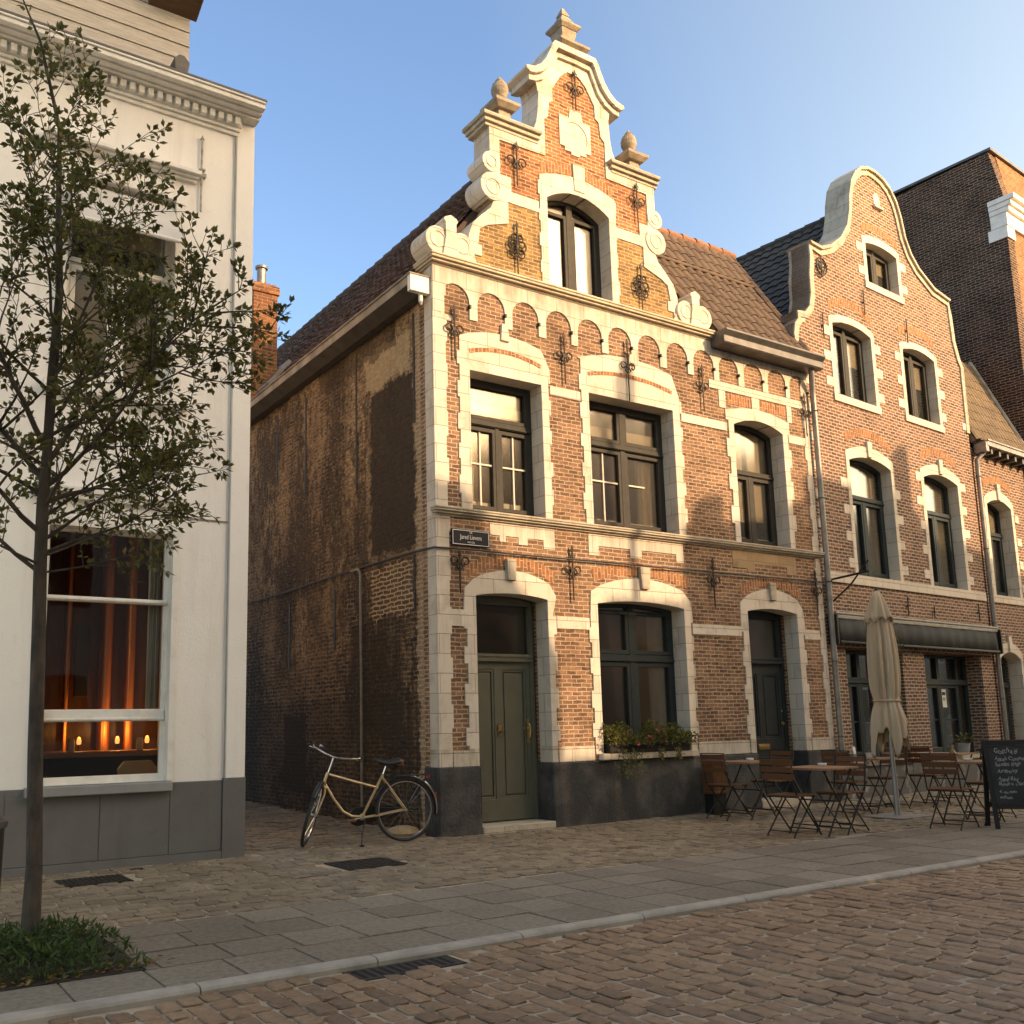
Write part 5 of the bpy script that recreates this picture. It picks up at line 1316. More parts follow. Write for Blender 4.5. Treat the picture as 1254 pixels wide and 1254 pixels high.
# ------------------------------------------------------------------ bicycle
bike = empty('bicycle', (-.58, -.16, 0.005), 0, 'champagne step-through city bicycle on its kickstand with front wheel turned', 'bicycle')
hd = Vector((-.978, .207, 0)).normalized(); sd = Vector((0, 0, 1)).cross(hd)      # heading, left of the rider
leanv = (Vector((0, 0, 1)) + sd * .06).normalized()
def B(u, z, s=0.0): return hd * u + leanv * z + sd * s
def tubeB(mb, pts, r, n=8): return mb.tube([B(*p) for p in pts], r, n)
fr = MB()
tubeB(fr, [(.90, .80), (.945, .665)], .022)
tubeB(fr, [(.895, .785), (.62, .70), (.32, .615)], .0135)
tubeB(fr, [(.935, .69), (.82, .50), (.72, .37), (.62, .315), (.50, .30)], .0155)
tubeB(fr, [(.50, .30), (.265, .76)], .0155)
for s in (.05, -.05):
    tubeB(fr, [(.50, .29, s * .6), (.30, .315, s), (0, .36, s)], .009)
    tubeB(fr, [(.28, .735, s * .5), (0, .36, s)], .008)
fr.ring(B(.5, .30), sd, .026, .012, 14, 6)
frame_ = fr.build('frame', GOLDPAINT, bike, smooth=True)
MB().tube([B(.265, .76), B(.232, .85)], .012, 8).build('seat_post', CHROME, bike, smooth=True)
def wheel(c, ax, name, lab=None):
    o = MB().ring(c, ax, .335, .019, 40, 8).build(name, RUBBER, bike, smooth=True)
    MB().ring(c, ax, .312, .010, 40, 6).build('rim', CHROME, o, smooth=True)
    ax = Vector(ax).normalized(); u = ax.orthogonal().normalized(); v = ax.cross(u)
    m = MB(); m.tube([c - ax * .04, c + ax * .04], .02, 10)
    for k in range(28):
        a = 2 * pi * k / 28; sg = 1 if k % 2 else -1
        m.tube([c + ax * .028 * sg + (u * cos(a + .5 * sg) + v * sin(a + .5 * sg)) * .018, c + (u * cos(a) + v * sin(a)) * .306], .0013, 4, cap=False)
    m.build('spokes', CHROME, o)
    return o
wheel(B(0, .36), sd, 'rear_wheel')
# fork assembly, turned about the steering axis towards the street
A0, A1 = B(.945, .665), B(.895, .80)
axis = (A1 - A0).normalized()
TURN = Matrix.Rotation(R(70), 4, axis)
def F(u, z, s=0.0): return A0 + TURN @ (B(u, z, s) - A0)
fc = F(1.085, .36); fax = TURN.to_3x3() @ sd
fk = MB()
for s in (.045, -.045): fk.tube([F(.955, .64, s * .6), F(.975, .58, s), F(1.03, .47, s), F(1.085, .36, s)], [.013, .012, .010, .007], 8)
fk.tube([F(.955, .645, .045), F(.95, .66, 0), F(.955, .645, -.045)], .014, 8)
fk.build('fork', GOLDPAINT, bike, smooth=True)
wheel(fc, fax, 'front_wheel')
def guard(cf, ax, a0, a1, nm, fwd):
    m = MB(); n_ = 22
    ax = Vector(ax).normalized(); up = Vector(leanv); up = (up - ax * up.dot(ax)).normalized(); fw = ax.cross(up).normalized(); fw = fw if fw.dot(fwd) > 0 else -fw
    vs = []
    for i in range(n_ + 1):
        a = R(a0 + (a1 - a0) * i / n_)
        d = fw * cos(a) + up * sin(a)
        for k, (dr, dsd) in enumerate(((.362, -.028), (.374, -.014), (.378, 0), (.374, .014), (.362, .028))):
            vs.append(cf + d * dr + ax * dsd)
    m.add(vs, [(5 * i + k, 5 * i + k + 1, 5 * i + k + 6, 5 * i + k + 5) for i in range(n_) for k in range(4)])
    o = m.build(nm, BLACKMETAL, bike, smooth=True, fix=False); s_ = o.modifiers.new("solid", 'SOLIDIFY'); s_.thickness = .003
    return o
gd = guard(B(0, .36), sd, 15, 192, 'mudguard', hd)
m = MB(); 
for i in range(16):
    a0, a1 = R(100 + i * 5.6), R(100 + (i + 1) * 5.6)
    m.tube([B(.379 * cos(a0), .36 + .379 * sin(a0)), B(.379 * cos(a1), .36 + .379 * sin(a1))], .012, 6)
m.build('mudguard_strip', CHROME, gd, smooth=True)
guard(fc, fax, 35, 150, 'mudguard', TURN.to_3x3() @ hd)
hb = MB()
hb.tube([F(.895, .80), F(.872, .86), F(.845, .965)], .0115, 8)
hb.tube([F(.62, .985, .29), F(.70, 1.00, .285), F(.80, 1.005, .24), F(.845, .985, .10), F(.85, .972, 0), F(.845, .985, -.10), F(.80, 1.005, -.24), F(.70, 1.00, -.285), F(.62, .985, -.29)], .0105, 8)
hbo = hb.build('handlebar', CHROME, bike, smooth=True)
for s in (.29, -.29):
    MB().tube([F(.72, 1.002, s * .985), F(.60, .982, s)], .017, 10).build('grip', BLACKLEATHER, hbo, smooth=True)
    MB().tube([F(.79, .99, s * .86), F(.70, .965, s * 1.08), F(.64, .95, s * 1.1)], .006, 6).build('brake_lever', CHROME, hbo, smooth=True)
MB().lathe([(.002, .0), (.028, .004), (.03, .018), (.015, .034), (.002, .036)], tuple(F(.79, 1.02, -.17)), 14).build('bell', CHROME, hbo, smooth=True)
MB().tube([F(.86, 1.0, .06), F(.97, .93, .03), F(.98, .80, .02), F(.95, .67, .02)], .004, 5).build('brake_cable', CABLEM, hbo, smooth=True)
sdl = MB(); c = B(.20, .90)
n_ = 12; vs = []
for i in range(n_ + 1):
    t_ = i / n_; u = -.13 + .28 * t_; wd = .095 * (1 - t_) ** .8 + .017 + (-.03 if t_ < .08 else 0); h = .012 * cos(t_ * 6) + .01
    for k in range(7):
        q_ = -1 + k / 3
        vs.append(c + hd * u + sd * wd * q_ + leanv * (h - .045 * q_ * q_ * (1 - .4 * t_)))
sdl.add(vs, [(7 * i + k, 7 * i + k + 1, 7 * i + k + 8, 7 * i + k + 7) for i in range(n_) for k in range(6)])
so_ = sdl.build('saddle', BLACKLEATHER, bike, smooth=True, fix=False); q = so_.modifiers.new("solid", 'SOLIDIFY'); q.thickness = .02; q.offset = -1
MB().obox(c + hd * -.122 + leanv * -.012, hd * .034, sd * .080, leanv * .033).build('saddle_back', LEATHER, so_, bevel=.011)
sp = MB()
for s in (.045, -.045):
    for k in range(3): sp.ring(c + hd * -.09 + sd * s + leanv * (-.05 - .016 * k), leanv, .016, .004, 12, 5)
    sp.tube([c + hd * .11 + leanv * -.02 + sd * s * .3, c + hd * 0 + leanv * -.06 + sd * s * .6, c + hd * -.09 + leanv * -.085 + sd * s], .004, 5)
sp.build('saddle_spring', BLACKMETAL, so_)
cr = MB()
for s in (.065, 0, -.065): tubeB(cr, [(.22, .73, s), (-.26, .745, s)], .006, 6)
for u in (.2, 0, -.15, -.26): tubeB(cr, [(u, .74, .065), (u, .74, -.065)], .006, 6)
for s in (.06, -.06): tubeB(cr, [(-.08, .742, s), (0, .37, s)], .005, 6); tubeB(cr, [(-.24, .742, s), (0, .37, s)], .005, 6)
cr.build('carrier', BLACKMETAL, bike, smooth=True)
MB().obox(B(-.275, .72), hd * .012, sd * .028, leanv * .022).build('rear_light', REDLENS, bike, bevel=.006)
MB().obox(B(-.372, .50), hd * .006, sd * .016, leanv * .034).build('reflector', REDLENS, bike, bevel=.004)
cc = MB(); pth = []
for i in range(9): a = R(90 + 22.5 * i); pth.append((.0 + .055 * cos(a), .36 + .055 * sin(a)))
loop = [(.53 + .105 * cos(R(-90 + 15 * i)), .30 + .105 * sin(R(-90 + 15 * i))) for i in range(13)] + pth
n_ = len(loop)
cc.add([B(u, z, -.058) for u, z in loop] + [B(u, z, -.088) for u, z in loop], [tuple(range(n_)), tuple(range(2 * n_ - 1, n_ - 1, -1))] + [(i, (i + 1) % n_, n_ + (i + 1) % n_, n_ + i) for i in range(n_)])
cc.build('chain_case', BLACKMETAL, bike, bevel=.006)
ck = MB()
ck.tube([B(.50, .30, .05), B(.50, .30, -.11)], .012, 8)
for s, du, dz in ((.075, .155, -.02), (-.115, -.155, .02)): ck.tube([B(.50, .30, s), B(.50 + du, .30 + dz, s * 1.05)], .010, 8)
cko = ck.build('crank', CHROME, bike, smooth=True)
for s, du, dz in ((.13, .155, -.02), (-.17, -.155, .02)): MB().obox(B(.50 + du, .30 + dz, s), hd * .045, sd * .045, leanv * .011).build('pedal', LEATHER if s > 0 else BLACKMETAL, cko, bevel=.004)
ks_ = MB().tube([B(.47, .275, .02), B(.52, .12, .09), Vector((hd * .55 + sd * .175).to_tuple()) + Vector((0, 0, .006))], [.010, .009, .008], 8)
ks_.obox(hd * .55 + sd * .18 + Vector((0, 0, .008)), hd * .022, sd * .028, Vector((0, 0, .008))).build('kickstand', BLACKMETAL, bike, smooth=True)

tag(MB().lathe([(.02, 0), (.17, .004), (.20, .05), (.17, .10), (.08, .125), (.01, .13)], (0, 0, 0), 18).build('stone_block', speckle('tan_sandstone', (.42, .31, .18), (.32, .23, .13), 8, .85, .006, 40), None, smooth=True, loc=(-.32, .34, .0)), 'rounded tan sandstone block on the ground behind the rear bicycle wheel', 'stone')
# wall pipe in the alley
tag(MB().tube([(-.03, 2.30, 3.49), (-.045, 2.05, 3.49), (-.045, 1.98, 3.42), (-.045, 1.96, 2), (-.045, 1.95, .02)], .021, 8).build('conduit_pipe', speckle('painted_pipe', (.28, .22, .16), (.20, .15, .10), 8, .6, 0), None, smooth=True), 'thin pale conduit pipe rising up the sooty alley wall behind the bicycle', 'pipe')
# cables
cb_ = MB()
pts = [(-.03, 7.6, 3.53)] + [(-.03, y, 3.50 - .02 * sin(y * 2)) for y in (6, 4.5, 3, 1.5, .4)] + [(-.05, -.03, 3.46)] + [(x, -.045 - (.02 if 3 < x < 4 else 0), 3.462 + .006 * sin(x * 3) + .004 * x) for x in (.5, 1.2, 2.0, 2.8, 3.6, 4.4, 5.2, 6.0, 6.8, 7.35)] + [(7.46, -.15, 3.50), (7.55, -.03, 3.50)]
cb_.tube(pts, .013, 6)
tag(cb_.build('wall_cable', CABLEM, None, smooth=True), 'black cable running across the brick front at mid height and round the alley corner', 'cable')

# street name sign
sg = MB().box(.205, .775, -.034, -.006, 3.515, 3.725).build('street_sign', NAVY, None, bevel=.012)
tag(sg, 'small dark enamel street name plate on the corner of the gabled house', 'sign')
def text(body, size, loc, rot, mat, parent, name, ext=.001, align='CENTER', shear=0, sx=1.0, hand=0):
    c = bpy.data.curves.new(name, 'FONT'); c.body = body; c.size = size; c.extrude = ext; c.align_x = align; c.align_y = 'CENTER'; c.shear = shear
    o = bpy.data.objects.new(name, c); COL.objects.link(o)
    dg_ = bpy.context.evaluated_depsgraph_get()
    me = bpy.data.meshes.new_from_object(o.evaluated_get(dg_))
    COL.objects.unlink(o); bpy.data.objects.remove(o)
    me.materials.clear(); me.materials.append(mat)
    if hand:            # an uneven hand
        ph_ = random.uniform(0, 6)
        for v in me.vertices:
            x, y = v.co.x, v.co.y
            v.co.x += hand * (.16 * sin(x * 55 + ph_) + .10 * sin(y * 90 + x * 20)); v.co.y += hand * (.22 * sin(x * 38 + ph_) + .12 * sin(x * 97) + .5 * x * (ph_ - 3) * .06)
    M_ = Matrix.Translation(loc) @ rot.to_4x4() @ Matrix.Scale(sx, 4, (1, 0, 0))
    me.transform(M_)
    r = bpy.data.objects.new(name, me); COL.objects.link(r); r.parent = parent
    return r
FACE = Matrix.Rotation(R(90), 3, 'X')
text('Jared Lievens', .085, (.49, -.0365, 3.625), FACE, WHITEENAMEL, sg, 'lettering', sx=.72)
text('DE', .034, (.49, -.0365, 3.685), FACE, WHITEENAMEL, sg, 'lettering')
text('WEVER', .034, (.49, -.0365, 3.56), FACE, WHITEENAMEL, sg, 'lettering')
MB().prism([rect(.217, .763, 3.527, 3.713), rect(.225, .755, 3.535, 3.705)], -.0365, -.033).build('border', WHITEENAMEL, sg)

# flower box
fb = empty('flower_box', (3.32, -.02, .885), 0, 'long flower box of trailing yellow-green and pink plants on the ground floor sill', 'flower box')
MB().box(-.74, .74, -.09, .12, 0, .13).build('trough', BLACKMETAL, fb, bevel=.006)
random.seed(8)
fo = MB(); pe = MB()
for i in range(3000):
    x = random.uniform(-.80, .84); hgt = .25 + .07 * sin(x * 7) + .06 * sin(x * 13 + 1)
    a = random.uniform(0, pi); rr_ = random.uniform(.2, 1) ** .5
    y = -.02 - cos(a) * .17 * rr_; z = .10 + sin(a) * hgt * rr_
    p = Vector((x, y, z))
    if random.random() < .035: 
        if -.45 < x < .2 and y < 0:
            for k in range(5): leaf(pe, p + Vector((0, -.02, 0)), rv() + Vector((0, -.3, .2)), Vector((0, -1, .3)), .032, .024)
    leaf(fo, p, rv() + Vector((0, -.5, .35)), Vector((0, -.4, 1)) + rv(.5), random.uniform(.03, .06), random.uniform(.016, .03))
for i in range(420):
    c0 = random.choice((-.55, -.48, -.40, -.33, .12, .45)); wd = .16 if c0 < -.3 else .05
    dr_ = random.uniform(0, 1) * (.36 if c0 < -.3 else .15)
    p = Vector((c0 + random.gauss(0, wd * .45), -.12 - random.uniform(0, .07), .06 - dr_))
    leaf(fo, p, rv(.8) + Vector((0, -.4, -.7)), Vector((0, -1, .2)) + rv(.4), random.uniform(.03, .055), random.uniform(.014, .024))
fo.build('foliage', BOXLEAF, fb, fix=False)
pe.build('blossom', PETAL, fb, fix=False)

# ------------------------------------------------------------------ cafe terrace
def make_chair():
    r = empty('folding_chair', (0, 0, 0))
    se = MB()
    for i in range(6): se.box(-.19 + i * .065, -.19 + i * .065 + .056, -.20, .20, .435, .452)
    se.build('seat', TEAK, r, bevel=.004)
    for k, z in enumerate((.62, .70, .78)):
        MB().hexa([(-.235 - k * .016, -.20, z), (-.22 - k * .016, -.20, z), (-.22 - k * .016, .20, z), (-.235 - k * .016, .20, z)], [(-.247 - k * .016, -.20, z + .062), (-.232 - k * .016, -.20, z + .062), (-.232 - k * .016, .20, z + .062), (-.247 - k * .016, .20, z + .062)]).build('back_slat', TEAK, r, bevel=.004)
    fm = MB()
    for s in (.19, -.19):
        fm.tube([(.24, s, .0), (.22, s, .03), (-.19, s, .47), (-.215, s, .60), (-.262, s, .86)], .0095, 7)
    fm.tube([(.20, .19, .06), (.20, -.19, .06)], .007, 6).tube([(-.262, .19, .855), (-.262, -.19, .855)], .007, 6)
    fm.build('back_frame', BLACKMETAL, r)
    fm = MB()
    for s in (.17, -.17):
        fm.tube([(-.25, s, 0), (-.23, s, .03), (.17, s, .42), (.19, s, .435)], .0095, 7)
    fm.tube([(-.21, .17, .06), (-.21, -.17, .06)], .007, 6).tube([(.17, .19, .428), (.17, -.19, .428)], .007, 6).tube([(-.17, .19, .428), (-.17, -.19, .428)], .007, 6)
    fm.build('seat_frame', BLACKMETAL, r)
    return r
def make_table():
    r = empty('folding_table', (0, 0, 0))
    tp = MB()
    for i in range(7): tp.box(-.31 + i * .0886, -.31 + i * .0886 + .0846, -.31, .31, .715, .737)
    tp.box(-.315, -.308, -.315, .315, .712, .738).box(.308, .315, -.315, .315, .712, .738)
    tp.build('table_top', TABLETOP, r, bevel=.003)
    for s in (.25, -.25):
        MB().tube([(-.28, s, 0), (-.26, s, .02), (.24, s, .70), (.27, s, .712)], .011, 7).tube([(.28, s * .9, 0), (.26, s * .9, .02), (-.24, s * .9, .70), (-.27, s * .9, .712)], .011, 7).build('leg', BLACKMETAL, r)
    MB().tube([(-.2, .25, .10), (-.2, -.25, .10)], .008, 6).tube([(.2, .225, .10), (.2, -.225, .10)], .008, 6).tube([(0, .25, .36), (0, -.25, .36)], .008, 6).build_each('stretcher', BLACKMETAL, r)
    return r
random.seed(4)
tables = [  # x, y, turn, label
    (4.30, -.88, 3, 'wooden folding table nearest the flower box, beside the dark plinth'),
    (3.48, -2.66, 4, 'wooden folding table nearest the road, furthest left of the front row'),
    (5.95, -1.55, 6, 'wooden folding table behind the closed parasol, under the cafe windows'),
    (5.72, -3.15, 4, 'wooden folding table beside the chalkboard, at the right of the terrace'),
    (8.0, -1.5, 6, 'wooden folding table furthest back, half hidden by the chalkboard table')]
chairs = [
    (3.95, -.85, 2, 'slatted chair standing alone against the dark plinth, leftmost of the terrace'),
    (4.98, -.72, 183, 'slatted chair before the black door, facing left towards the plinth table'),
    (3.05, -2.60, 5, 'slatted chair in front nearest the road, its back turned to the bicycle'),
    (3.74, -2.74, 186, 'slatted chair facing left across the front table, nearest the parasol pole'),
    (5.42, -1.62, 8, 'slatted chair behind the parasol pole on the left, below the first cafe window'),
    (6.55, -1.45, 187, 'slatted chair facing left just right of the parasol, against the brick pier'),
    (4.98, -3.32, 10, 'slatted chair left of the chalkboard table, back to the parasol'),
    (6.3, -3.05, 184, 'slatted chair half hidden behind the chalkboard, facing left'),
    (7.45, -1.5, 6, 'slatted chair seen between the chalkboard table and the cafe wall')]
T0 = make_table(); C0 = make_chair()
for i, (x, y, a, lab) in enumerate(tables):
    o = T0 if i == 0 else copy_tree(T0)
    o.location = (x, y, .006); o.rotation_euler = (0, 0, R(a)); tag(o, lab, 'table', 'folding tables of the cafe terrace')
for i, (x, y, a, lab) in enumerate(chairs):
    o = C0 if i == 0 else copy_tree(C0)
    o.location = (x, y, .006); o.rotation_euler = (0, 0, R(a)); tag(o, lab, 'chair', 'folding chairs of the cafe terrace')
def ashtray(x, y, lab):
    o = MB().lathe([(.04, 0), (.05, .004), (.052, .028), (.046, .03), (.04, .012), (.002, .010)], (0, 0, 0), 16).build('ashtray', WHITEENAMEL, None, smooth=True, loc=(x, y, .745)); tag(o, lab, 'ashtray', 'ashtrays on the terrace tables')
ashtray(3.70, -2.55, 'small white ashtray on the front table nearest the road'); ashtray(4.50, -.78, 'small white ashtray on the table by the dark plinth'); ashtray(5.7, -3.15, 'small white ashtray on the table by the chalkboard')
MBL = empty('menu_holder', (5.85, -1.45, .745), .3, 'pair of white menu cards standing on the table behind the parasol', 'menu')
MB().hexa([(-.05, -.02, 0), (.05, -.02, 0), (.05, -.016, 0), (-.05, -.016, 0)], [(-.05, -.002, .15), (.05, -.002, .15), (.05, .002, .15), (-.05, .002, .15)]).build('menu_card', PAPER, MBL)
MB().hexa([(-.05, .016, 0), (.05, .016, 0), (.05, .02, 0), (-.05, .02, 0)], [(-.05, .003, .15), (.05, .003, .15), (.05, .007, .15), (-.05, .007, .15)]).build('menu_card', PAPER, MBL)

# wooden crate against the plinth behind the leftmost chair
ck = empty('wine_crate', (4.42, -.20, .28), 0, 'upright brown wicker crate against the dark plinth behind the leftmost chair', 'crate')
cm = MB()
for i in range(9): cm.box(-.13 + i * .03, -.13 + i * .03 + .025, -.10, -.085, 0, .40)
cm.box(-.14, .14, -.085, .10, 0, .38).box(-.145, .145, -.105, .105, .38, .41).box(-.145, .145, -.105, .105, .0, .03)
cm.build('panel', TEAK, ck, bevel=.003)
MB().box(-.13, .13, -.08, .09, -.28, 0).build('stand', BLACKMETAL, ck, bevel=.004)

# closed parasol
um = empty('closed_parasol', (5.75, -2.10, .0), 0, 'closed beige canvas parasol tied round its pole on the terrace', 'parasol')
MB().tube([(0, 0, 0), (-.01, 0, 1.1), (-.03, 0, 2.98)], .030, 12).tube([(0, 0, 0), (0, 0, .5)], .036, 12).build('pole', POLEM, um, smooth=True)
MB().box(-.36, .36, -.30, .30, .001, .018).build('base_plate', speckle('base_stone', (.20, .18, .155), (.27, .24, .20), 6, .85, 0), um, bevel=.008)
cn = MB(); n_ = 120
levels = [(2.98, .022), (2.93, .06), (2.80, .10), (2.62, .135), (2.40, .16), (2.10, .18), (1.80, .178), (1.62, .165), (1.52, .15), (1.46, .152), (1.38, .175), (1.22, .205), (1.05, .225)]
vs = []
for z, r in levels:
    t_ = (2.98 - z) / 1.93
    for k in range(n_):
        a = 2 * pi * k / n_
        fold = .026 * min(1, t_ * 2.2) * (1.3 * abs(sin(4 * a + .6 * t_)) - .6 + .6 * sin(17 * a + 2 + t_ * 2) + .45 * sin(11 * a - t_) + .3 * sin(27 * a + 3 * t_))
        if 1.44 < z < 1.56: fold *= .45
        zz = z
        if z < 1.1: zz = z - .06 + .17 * sin(4 * a + .7) + .09 * sin(9 * a)
        if 1.1 < z < 1.3: zz = z + .04 * sin(4 * a + .7)
        vs.append(((r + fold) * cos(a) - .03 * (z / 2.98), (r + fold) * sin(a), zz))
L_ = len(levels)
cn.add(vs, [(i * n_ + k, i * n_ + (k + 1) % n_, (i + 1) * n_ + (k + 1) % n_, (i + 1) * n_ + k) for i in range(L_ - 1) for k in range(n_)])
co_ = cn.build('canopy', CANVAS, um, smooth=True); s_ = co_.modifiers.new("solid", 'SOLIDIFY'); s_.thickness = .008
s2 = co_.modifiers.new("sub", 'SUBSURF'); s2.levels = 1; s2.render_levels = 1
vs = []; lv2 = [(2.99, .03), (2.9, .08), (2.76, .125), (2.64, .16), (2.58, .175)]
cv = MB()
for z, r in lv2:
    for k in range(n_):
        a = 2 * pi * k / n_; t_ = (2.99 - z) / .4
        fo_ = .022 * t_ * (sin(8 * a + .5) + .5 * sin(11 * a))
        vs.append(((r + fo_) * cos(a) - .03, (r + fo_) * sin(a), z + (.035 * sin(8 * a + 2) if z < 2.6 else 0)))
cv.add(vs, [(i * n_ + k, i * n_ + (k + 1) % n_, (i + 1) * n_ + (k + 1) % n_, (i + 1) * n_ + k) for i in range(4) for k in range(n_)])
o = cv.build('vent_flap', CANVAS, co_, smooth=True); s_ = o.modifiers.new("solid", 'SOLIDIFY'); s_.thickness = .006
MB().ring((-.015, 0, 1.51), (0, 0, 1), .168, .012, 40, 6).build('tie_strap', CANVAS, co_, smooth=True)
MB().lathe([(.03, 2.97), (.032, 3.0), (.012, 3.03)], (-.03, 0, 0), 12).build('cap', BLACKMETAL, um, smooth=True)

# chalkboard
bo = empty('chalkboard', (5.60, -3.78, 0), R(-45), 'black A-frame chalkboard with white handwriting cut off by the right edge', 'chalkboard')
def lean_(x, y, z): return (x, y + .16 * (z / 1.0), z)
def slab(mb, x0, x1, z0, z1, y0, y1, s=1):
    f_ = lambda x, y, z: (x, s * (y + .17 * z), z)
    return mb.hexa([f_(x0, y0, z0), f_(x1, y0, z0), f_(x1, y1, z0), f_(x0, y1, z0)], [f_(x0, y0, z1), f_(x1, y0, z1), f_(x1, y1, z1), f_(x0, y1, z1)])
fr = MB()
for a, b, c, d in ((-.34, -.29, 0, 1.0), (.29, .34, 0, 1.0), (-.285, .285, .94, 1.0), (-.285, .285, .22, .28)): slab(fr, a, b, c, d, -.20, -.165)
fr.build('frame', BLACKMETAL, bo, bevel=.004)
slab(MB(), -.288, .288, .285, .938, -.188, -.175).build('board', BOARDM, bo)
fb2 = MB()
for a, b, c, d in ((-.34, -.29, 0, 1.0), (.29, .34, 0, 1.0), (-.285, .285, .22, .28)):
    slab(fb2, a, b, c, d, -.20, -.165, -1)
fb2.build('rear_leg', BLACKMETAL, bo, bevel=.004)
TILT = Matrix.Rotation(R(90) - math.atan(.17), 3, 'X')
lines = (('Gotcha is', .875, .085), ('Appels Compote', .785, .062), ('Sausage Rings', .725, .062), ('Aardbei icy', .645, .058), ('Appel Ring', .555, .062), ('Blonde v. t Vat', .50, .055), ('4,- en meer', .41, .05), ('welkom', .35, .05))
for s_, z, sz in lines:
    text(s_, sz, (-.25 + random.uniform(0, .02), -.190 + .17 * z, z), TILT, CHALK, bo, 'handwriting', .0006, 'LEFT', .3, .80, hand=sz * .5)

# pots, paper and vine by the cafe windows
def pot(x, y, z, s, mat, lab, leaves=60):
    p = empty('plant_pot', (x, y, z), 0, lab, 'plant pot', 'plant pots by the cafe windows')
    MB().lathe([(.07 * s, 0), (.095 * s, .15 * s), (.10 * s, .17 * s), (.09 * s, .17 * s), (.085 * s, .14 * s)], (0, 0, 0), 18).build('pot', mat, p, smooth=True)
    m = MB()
    for i in range(leaves):
        a = random.uniform(0, 2 * pi); d = Vector((cos(a), sin(a), random.uniform(.1, 1.4))); r_ = random.uniform(.02, .14) * s
        leaf(m, Vector((cos(a) * r_, sin(a) * r_, .17 * s + random.uniform(0, .12) * s)), d, Vector((0, 0, 1)) + rv(.4), .06 * s, .03 * s)
    m.build('foliage', BOXLEAF, p, fix=False)
ct_ = lambda lx, ly: (NO[0] + lx * cos(NA) - ly * sin(NA), NO[1] + lx * sin(NA) + ly * cos(NA))
pot(*ct_(1.25, -.12), .58, 1.25, POTM, 'white zinc pot on the sill of the left cafe window'); pot(*ct_(3.95, -.12), .58, 1.25, POTM, 'zinc pot with green leaves on the sill of the right cafe window')
pot(*ct_(.85, -.10), .58, .8, WHITEENAMEL, 'small white pot left of the zinc pot in the left cafe window', 10)
bt = MB().lathe([(.03, 0), (.035, .01), (.035, .10), (.012, .15), (.012, .2)], (0, 0, 0), 12).build('bottle', speckle('amber_glass', (.25, .12, .03), (.2, .1, .03), 5, .2, 0), None, smooth=True, loc=(5.55, -3.05, .745)); tag(bt, 'small amber bottle on the table by the chalkboard', 'bottle')
px_, py_ = ct_(4.33, .335)
pp = empty('window_notice', (px_, py_, 1.62), NA, 'white paper notice taped inside the right cafe window', 'notice')
MB().box(-.09, .09, 0, .002, -.17, .17).build('sheet', PAPER, pp)
MB().box(-.05, .05, -.002, -.0002, -.04, .02).build('print', speckle('green_print', (.22, .35, .10), (.4, .42, .2), 30, .8, 0), pp)
MB().box(-.06, .06, -.002, -.0002, .06, .12).build('heading', BLACKMETAL, pp)
vn = empty('climbing_vine', (*ct_(.7, -.05), 2.3), NA, 'sparse yellowing climbing plant hanging beside the parasol over the awning', 'plant')
st_ = MB(); vf = MB()
for i in range(16):
    p = Vector((random.uniform(.0, .7), -.30, random.uniform(.0, .75))); d = Vector((random.uniform(-1, 1), -.15, random.uniform(-1, .3)))
    pts = [p]
    for k in range(7):
        d = (d + rv(.6) + Vector((0, 0, -.25))).normalized(); q_ = pts[-1] + d * .10; q_.y = max(-.48, min(-.28, q_.y)); pts.append(q_)
    st_.tube(pts, .0035, 4)
    for q_ in pts[1:]:
        for k in range(5): leaf(vf, q_ + rv(.03), rv(), Vector((0, 0, 1)) + rv(.6), random.uniform(.03, .055), random.uniform(.012, .026))
st_.build('stem', BARK, vn); vf.build('foliage', VINELEAF, vn, fix=False)

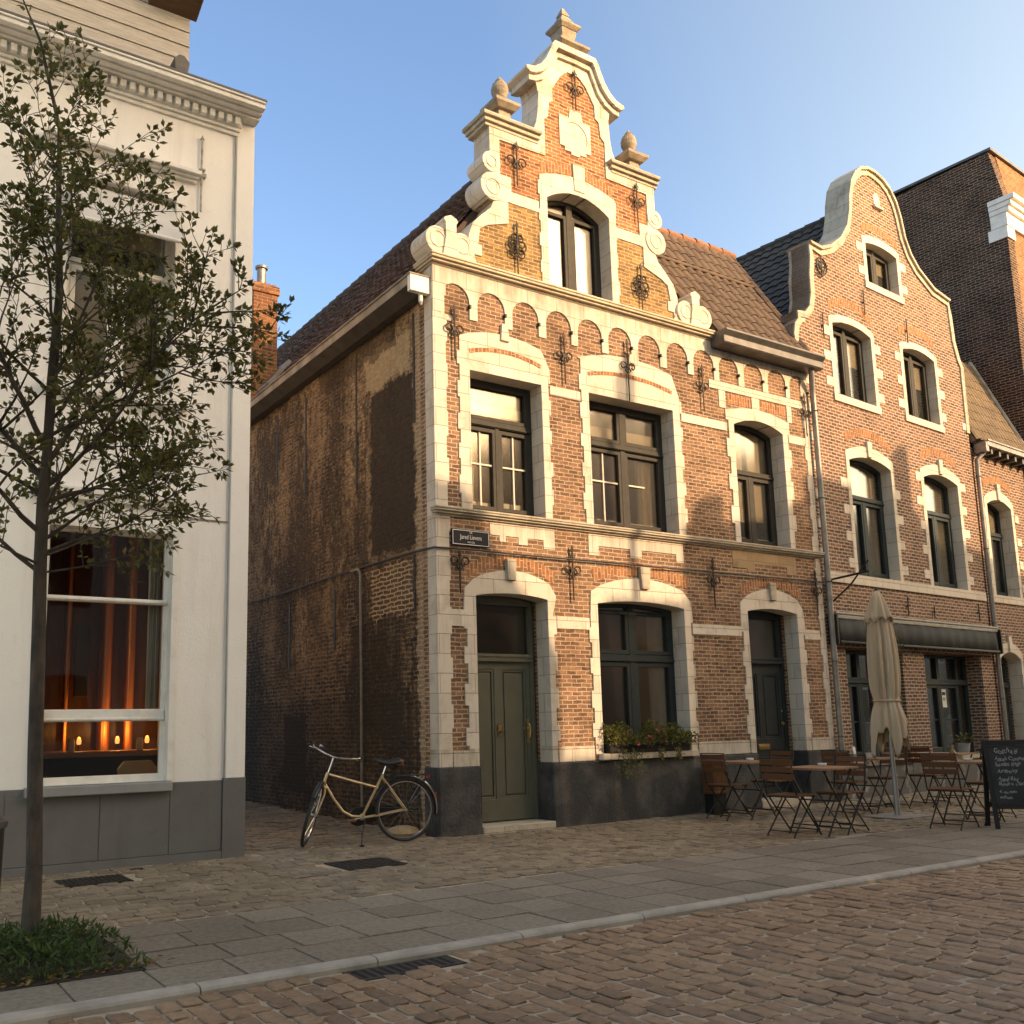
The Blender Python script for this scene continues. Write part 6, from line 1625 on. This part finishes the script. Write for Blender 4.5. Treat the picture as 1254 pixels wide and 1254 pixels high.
# ------------------------------------------------------------------ across the street, behind the viewer: unseen, outlined to shade the facades, mirrored in the panes
OPB = brickmat("opposite_brick", (.48, .33, .22), (.40, .27, .18), (.55, .46, .36), bump=0)
def opp(name, x0, x1, prof_, lab, chim=(), mat=None, y0=-22, y1=-14, win=True):
    r = empty(name, ((x0 + x1) / 2, y1, 0), 0, lab, 'house'); cx = (x0 + x1) / 2
    pm_ = MB().prism([[(x0 - cx, -.2)] + [(a - cx, b) for a, b in prof_] + [(x1 - cx, -.2)]], y0 - y1, 0)
    pm_.v = [(x - y * math.tan(SUN_AZ), y, z) for x, y, z in pm_.v]      # sides slanted along the sun's bearing to let light through the gap
    pm_.build('wall', mat or OPB, r)
    for a, b, c in chim: MB().box(a - cx, b - cx, -.7, -.06, c - 2.2, c).build('chimney', CHIMBRICK, r)
    if win:
        h = min(p[1] for p in prof_) - .8; x = x0 + .7
        while x < x1 - 1.6:
            for z in [z for z in (1, 4.2, 7.4, 10.4) if z + 1.7 < h]:
                f_ = MB().prism([rect(x - cx, x - cx + 1.1, z, z + 1.7), rect(x - cx + .07, x - cx + 1.03, z + .07, z + 1.63)], -.02, .05).build('window', WHITETRIM, r)
                MB().box(x - cx + .06, x - cx + 1.04, -.01, .012, z + .06, z + 1.64).build('pane', BLACKMETAL, f_)
            x += 2.3
    return r
opp('tall_townhouse', -12, 5.94, [(-12, 18.6), (5.94, 18.6)], 'unseen tall townhouse across the street behind the viewer, walls made pale to bounce light', mat=speckle('bounce_render', (.80, .72, .60), (.74, .65, .53), 1, .9, 0))  # unseen; walls made pale to bounce light onto the white house
opp('gabled_townhouse', 5.97, 9.3, [(5.97, 11.5), (7.85, 11.35), (8.75, 10.0), (9.3, 9.2)], 'small brick house across the street with a sloping half gable')
opp('garden_wall_house', 9.32, 10.15, [(9.32, 7.9), (10.15, 7.9)], 'low brick gateway between two houses across the street', win=False)
opp('low_townhouse', 10.17, 11.65, [(10.17, 10.05), (11.65, 10.05)], 'narrow two storey brick house across the street')
opp('chimney_townhouse', 11.67, 14.55, [(11.67, 11.2), (12.75, 11.35), (14.55, 11.9)], 'brick house with one chimney across the street', chim=[(12.28, 12.65, 11.8)])
opp('long_townhouse', 14.57, 85, [(14.57, 12.35), (17.95, 12.5), (18.55, 12.1), (23.35, 11.5), (85, 11.5)], 'long brick house row across the street at the far right', chim=[(17.85, 18.2, 13.5)])
lp = empty('street_lamp', (8.78, -10.4, 0), 0, 'black street lamp on the far side of the road outside the view', 'street lamp')
MB().tube([(0, 0, -.1), (0, 0, 1), (0, 0, 11.0)], [.13, .085, .065], 12).build('post', BLACKMETAL, lp, smooth=True)
MB().lathe([(.05, 10.9), (.16, 11.0), (.2, 11.45), (.1, 11.6), (.02, 11.9)], (0, 0, 0), 8).build('lantern', BLACKMETAL, lp)
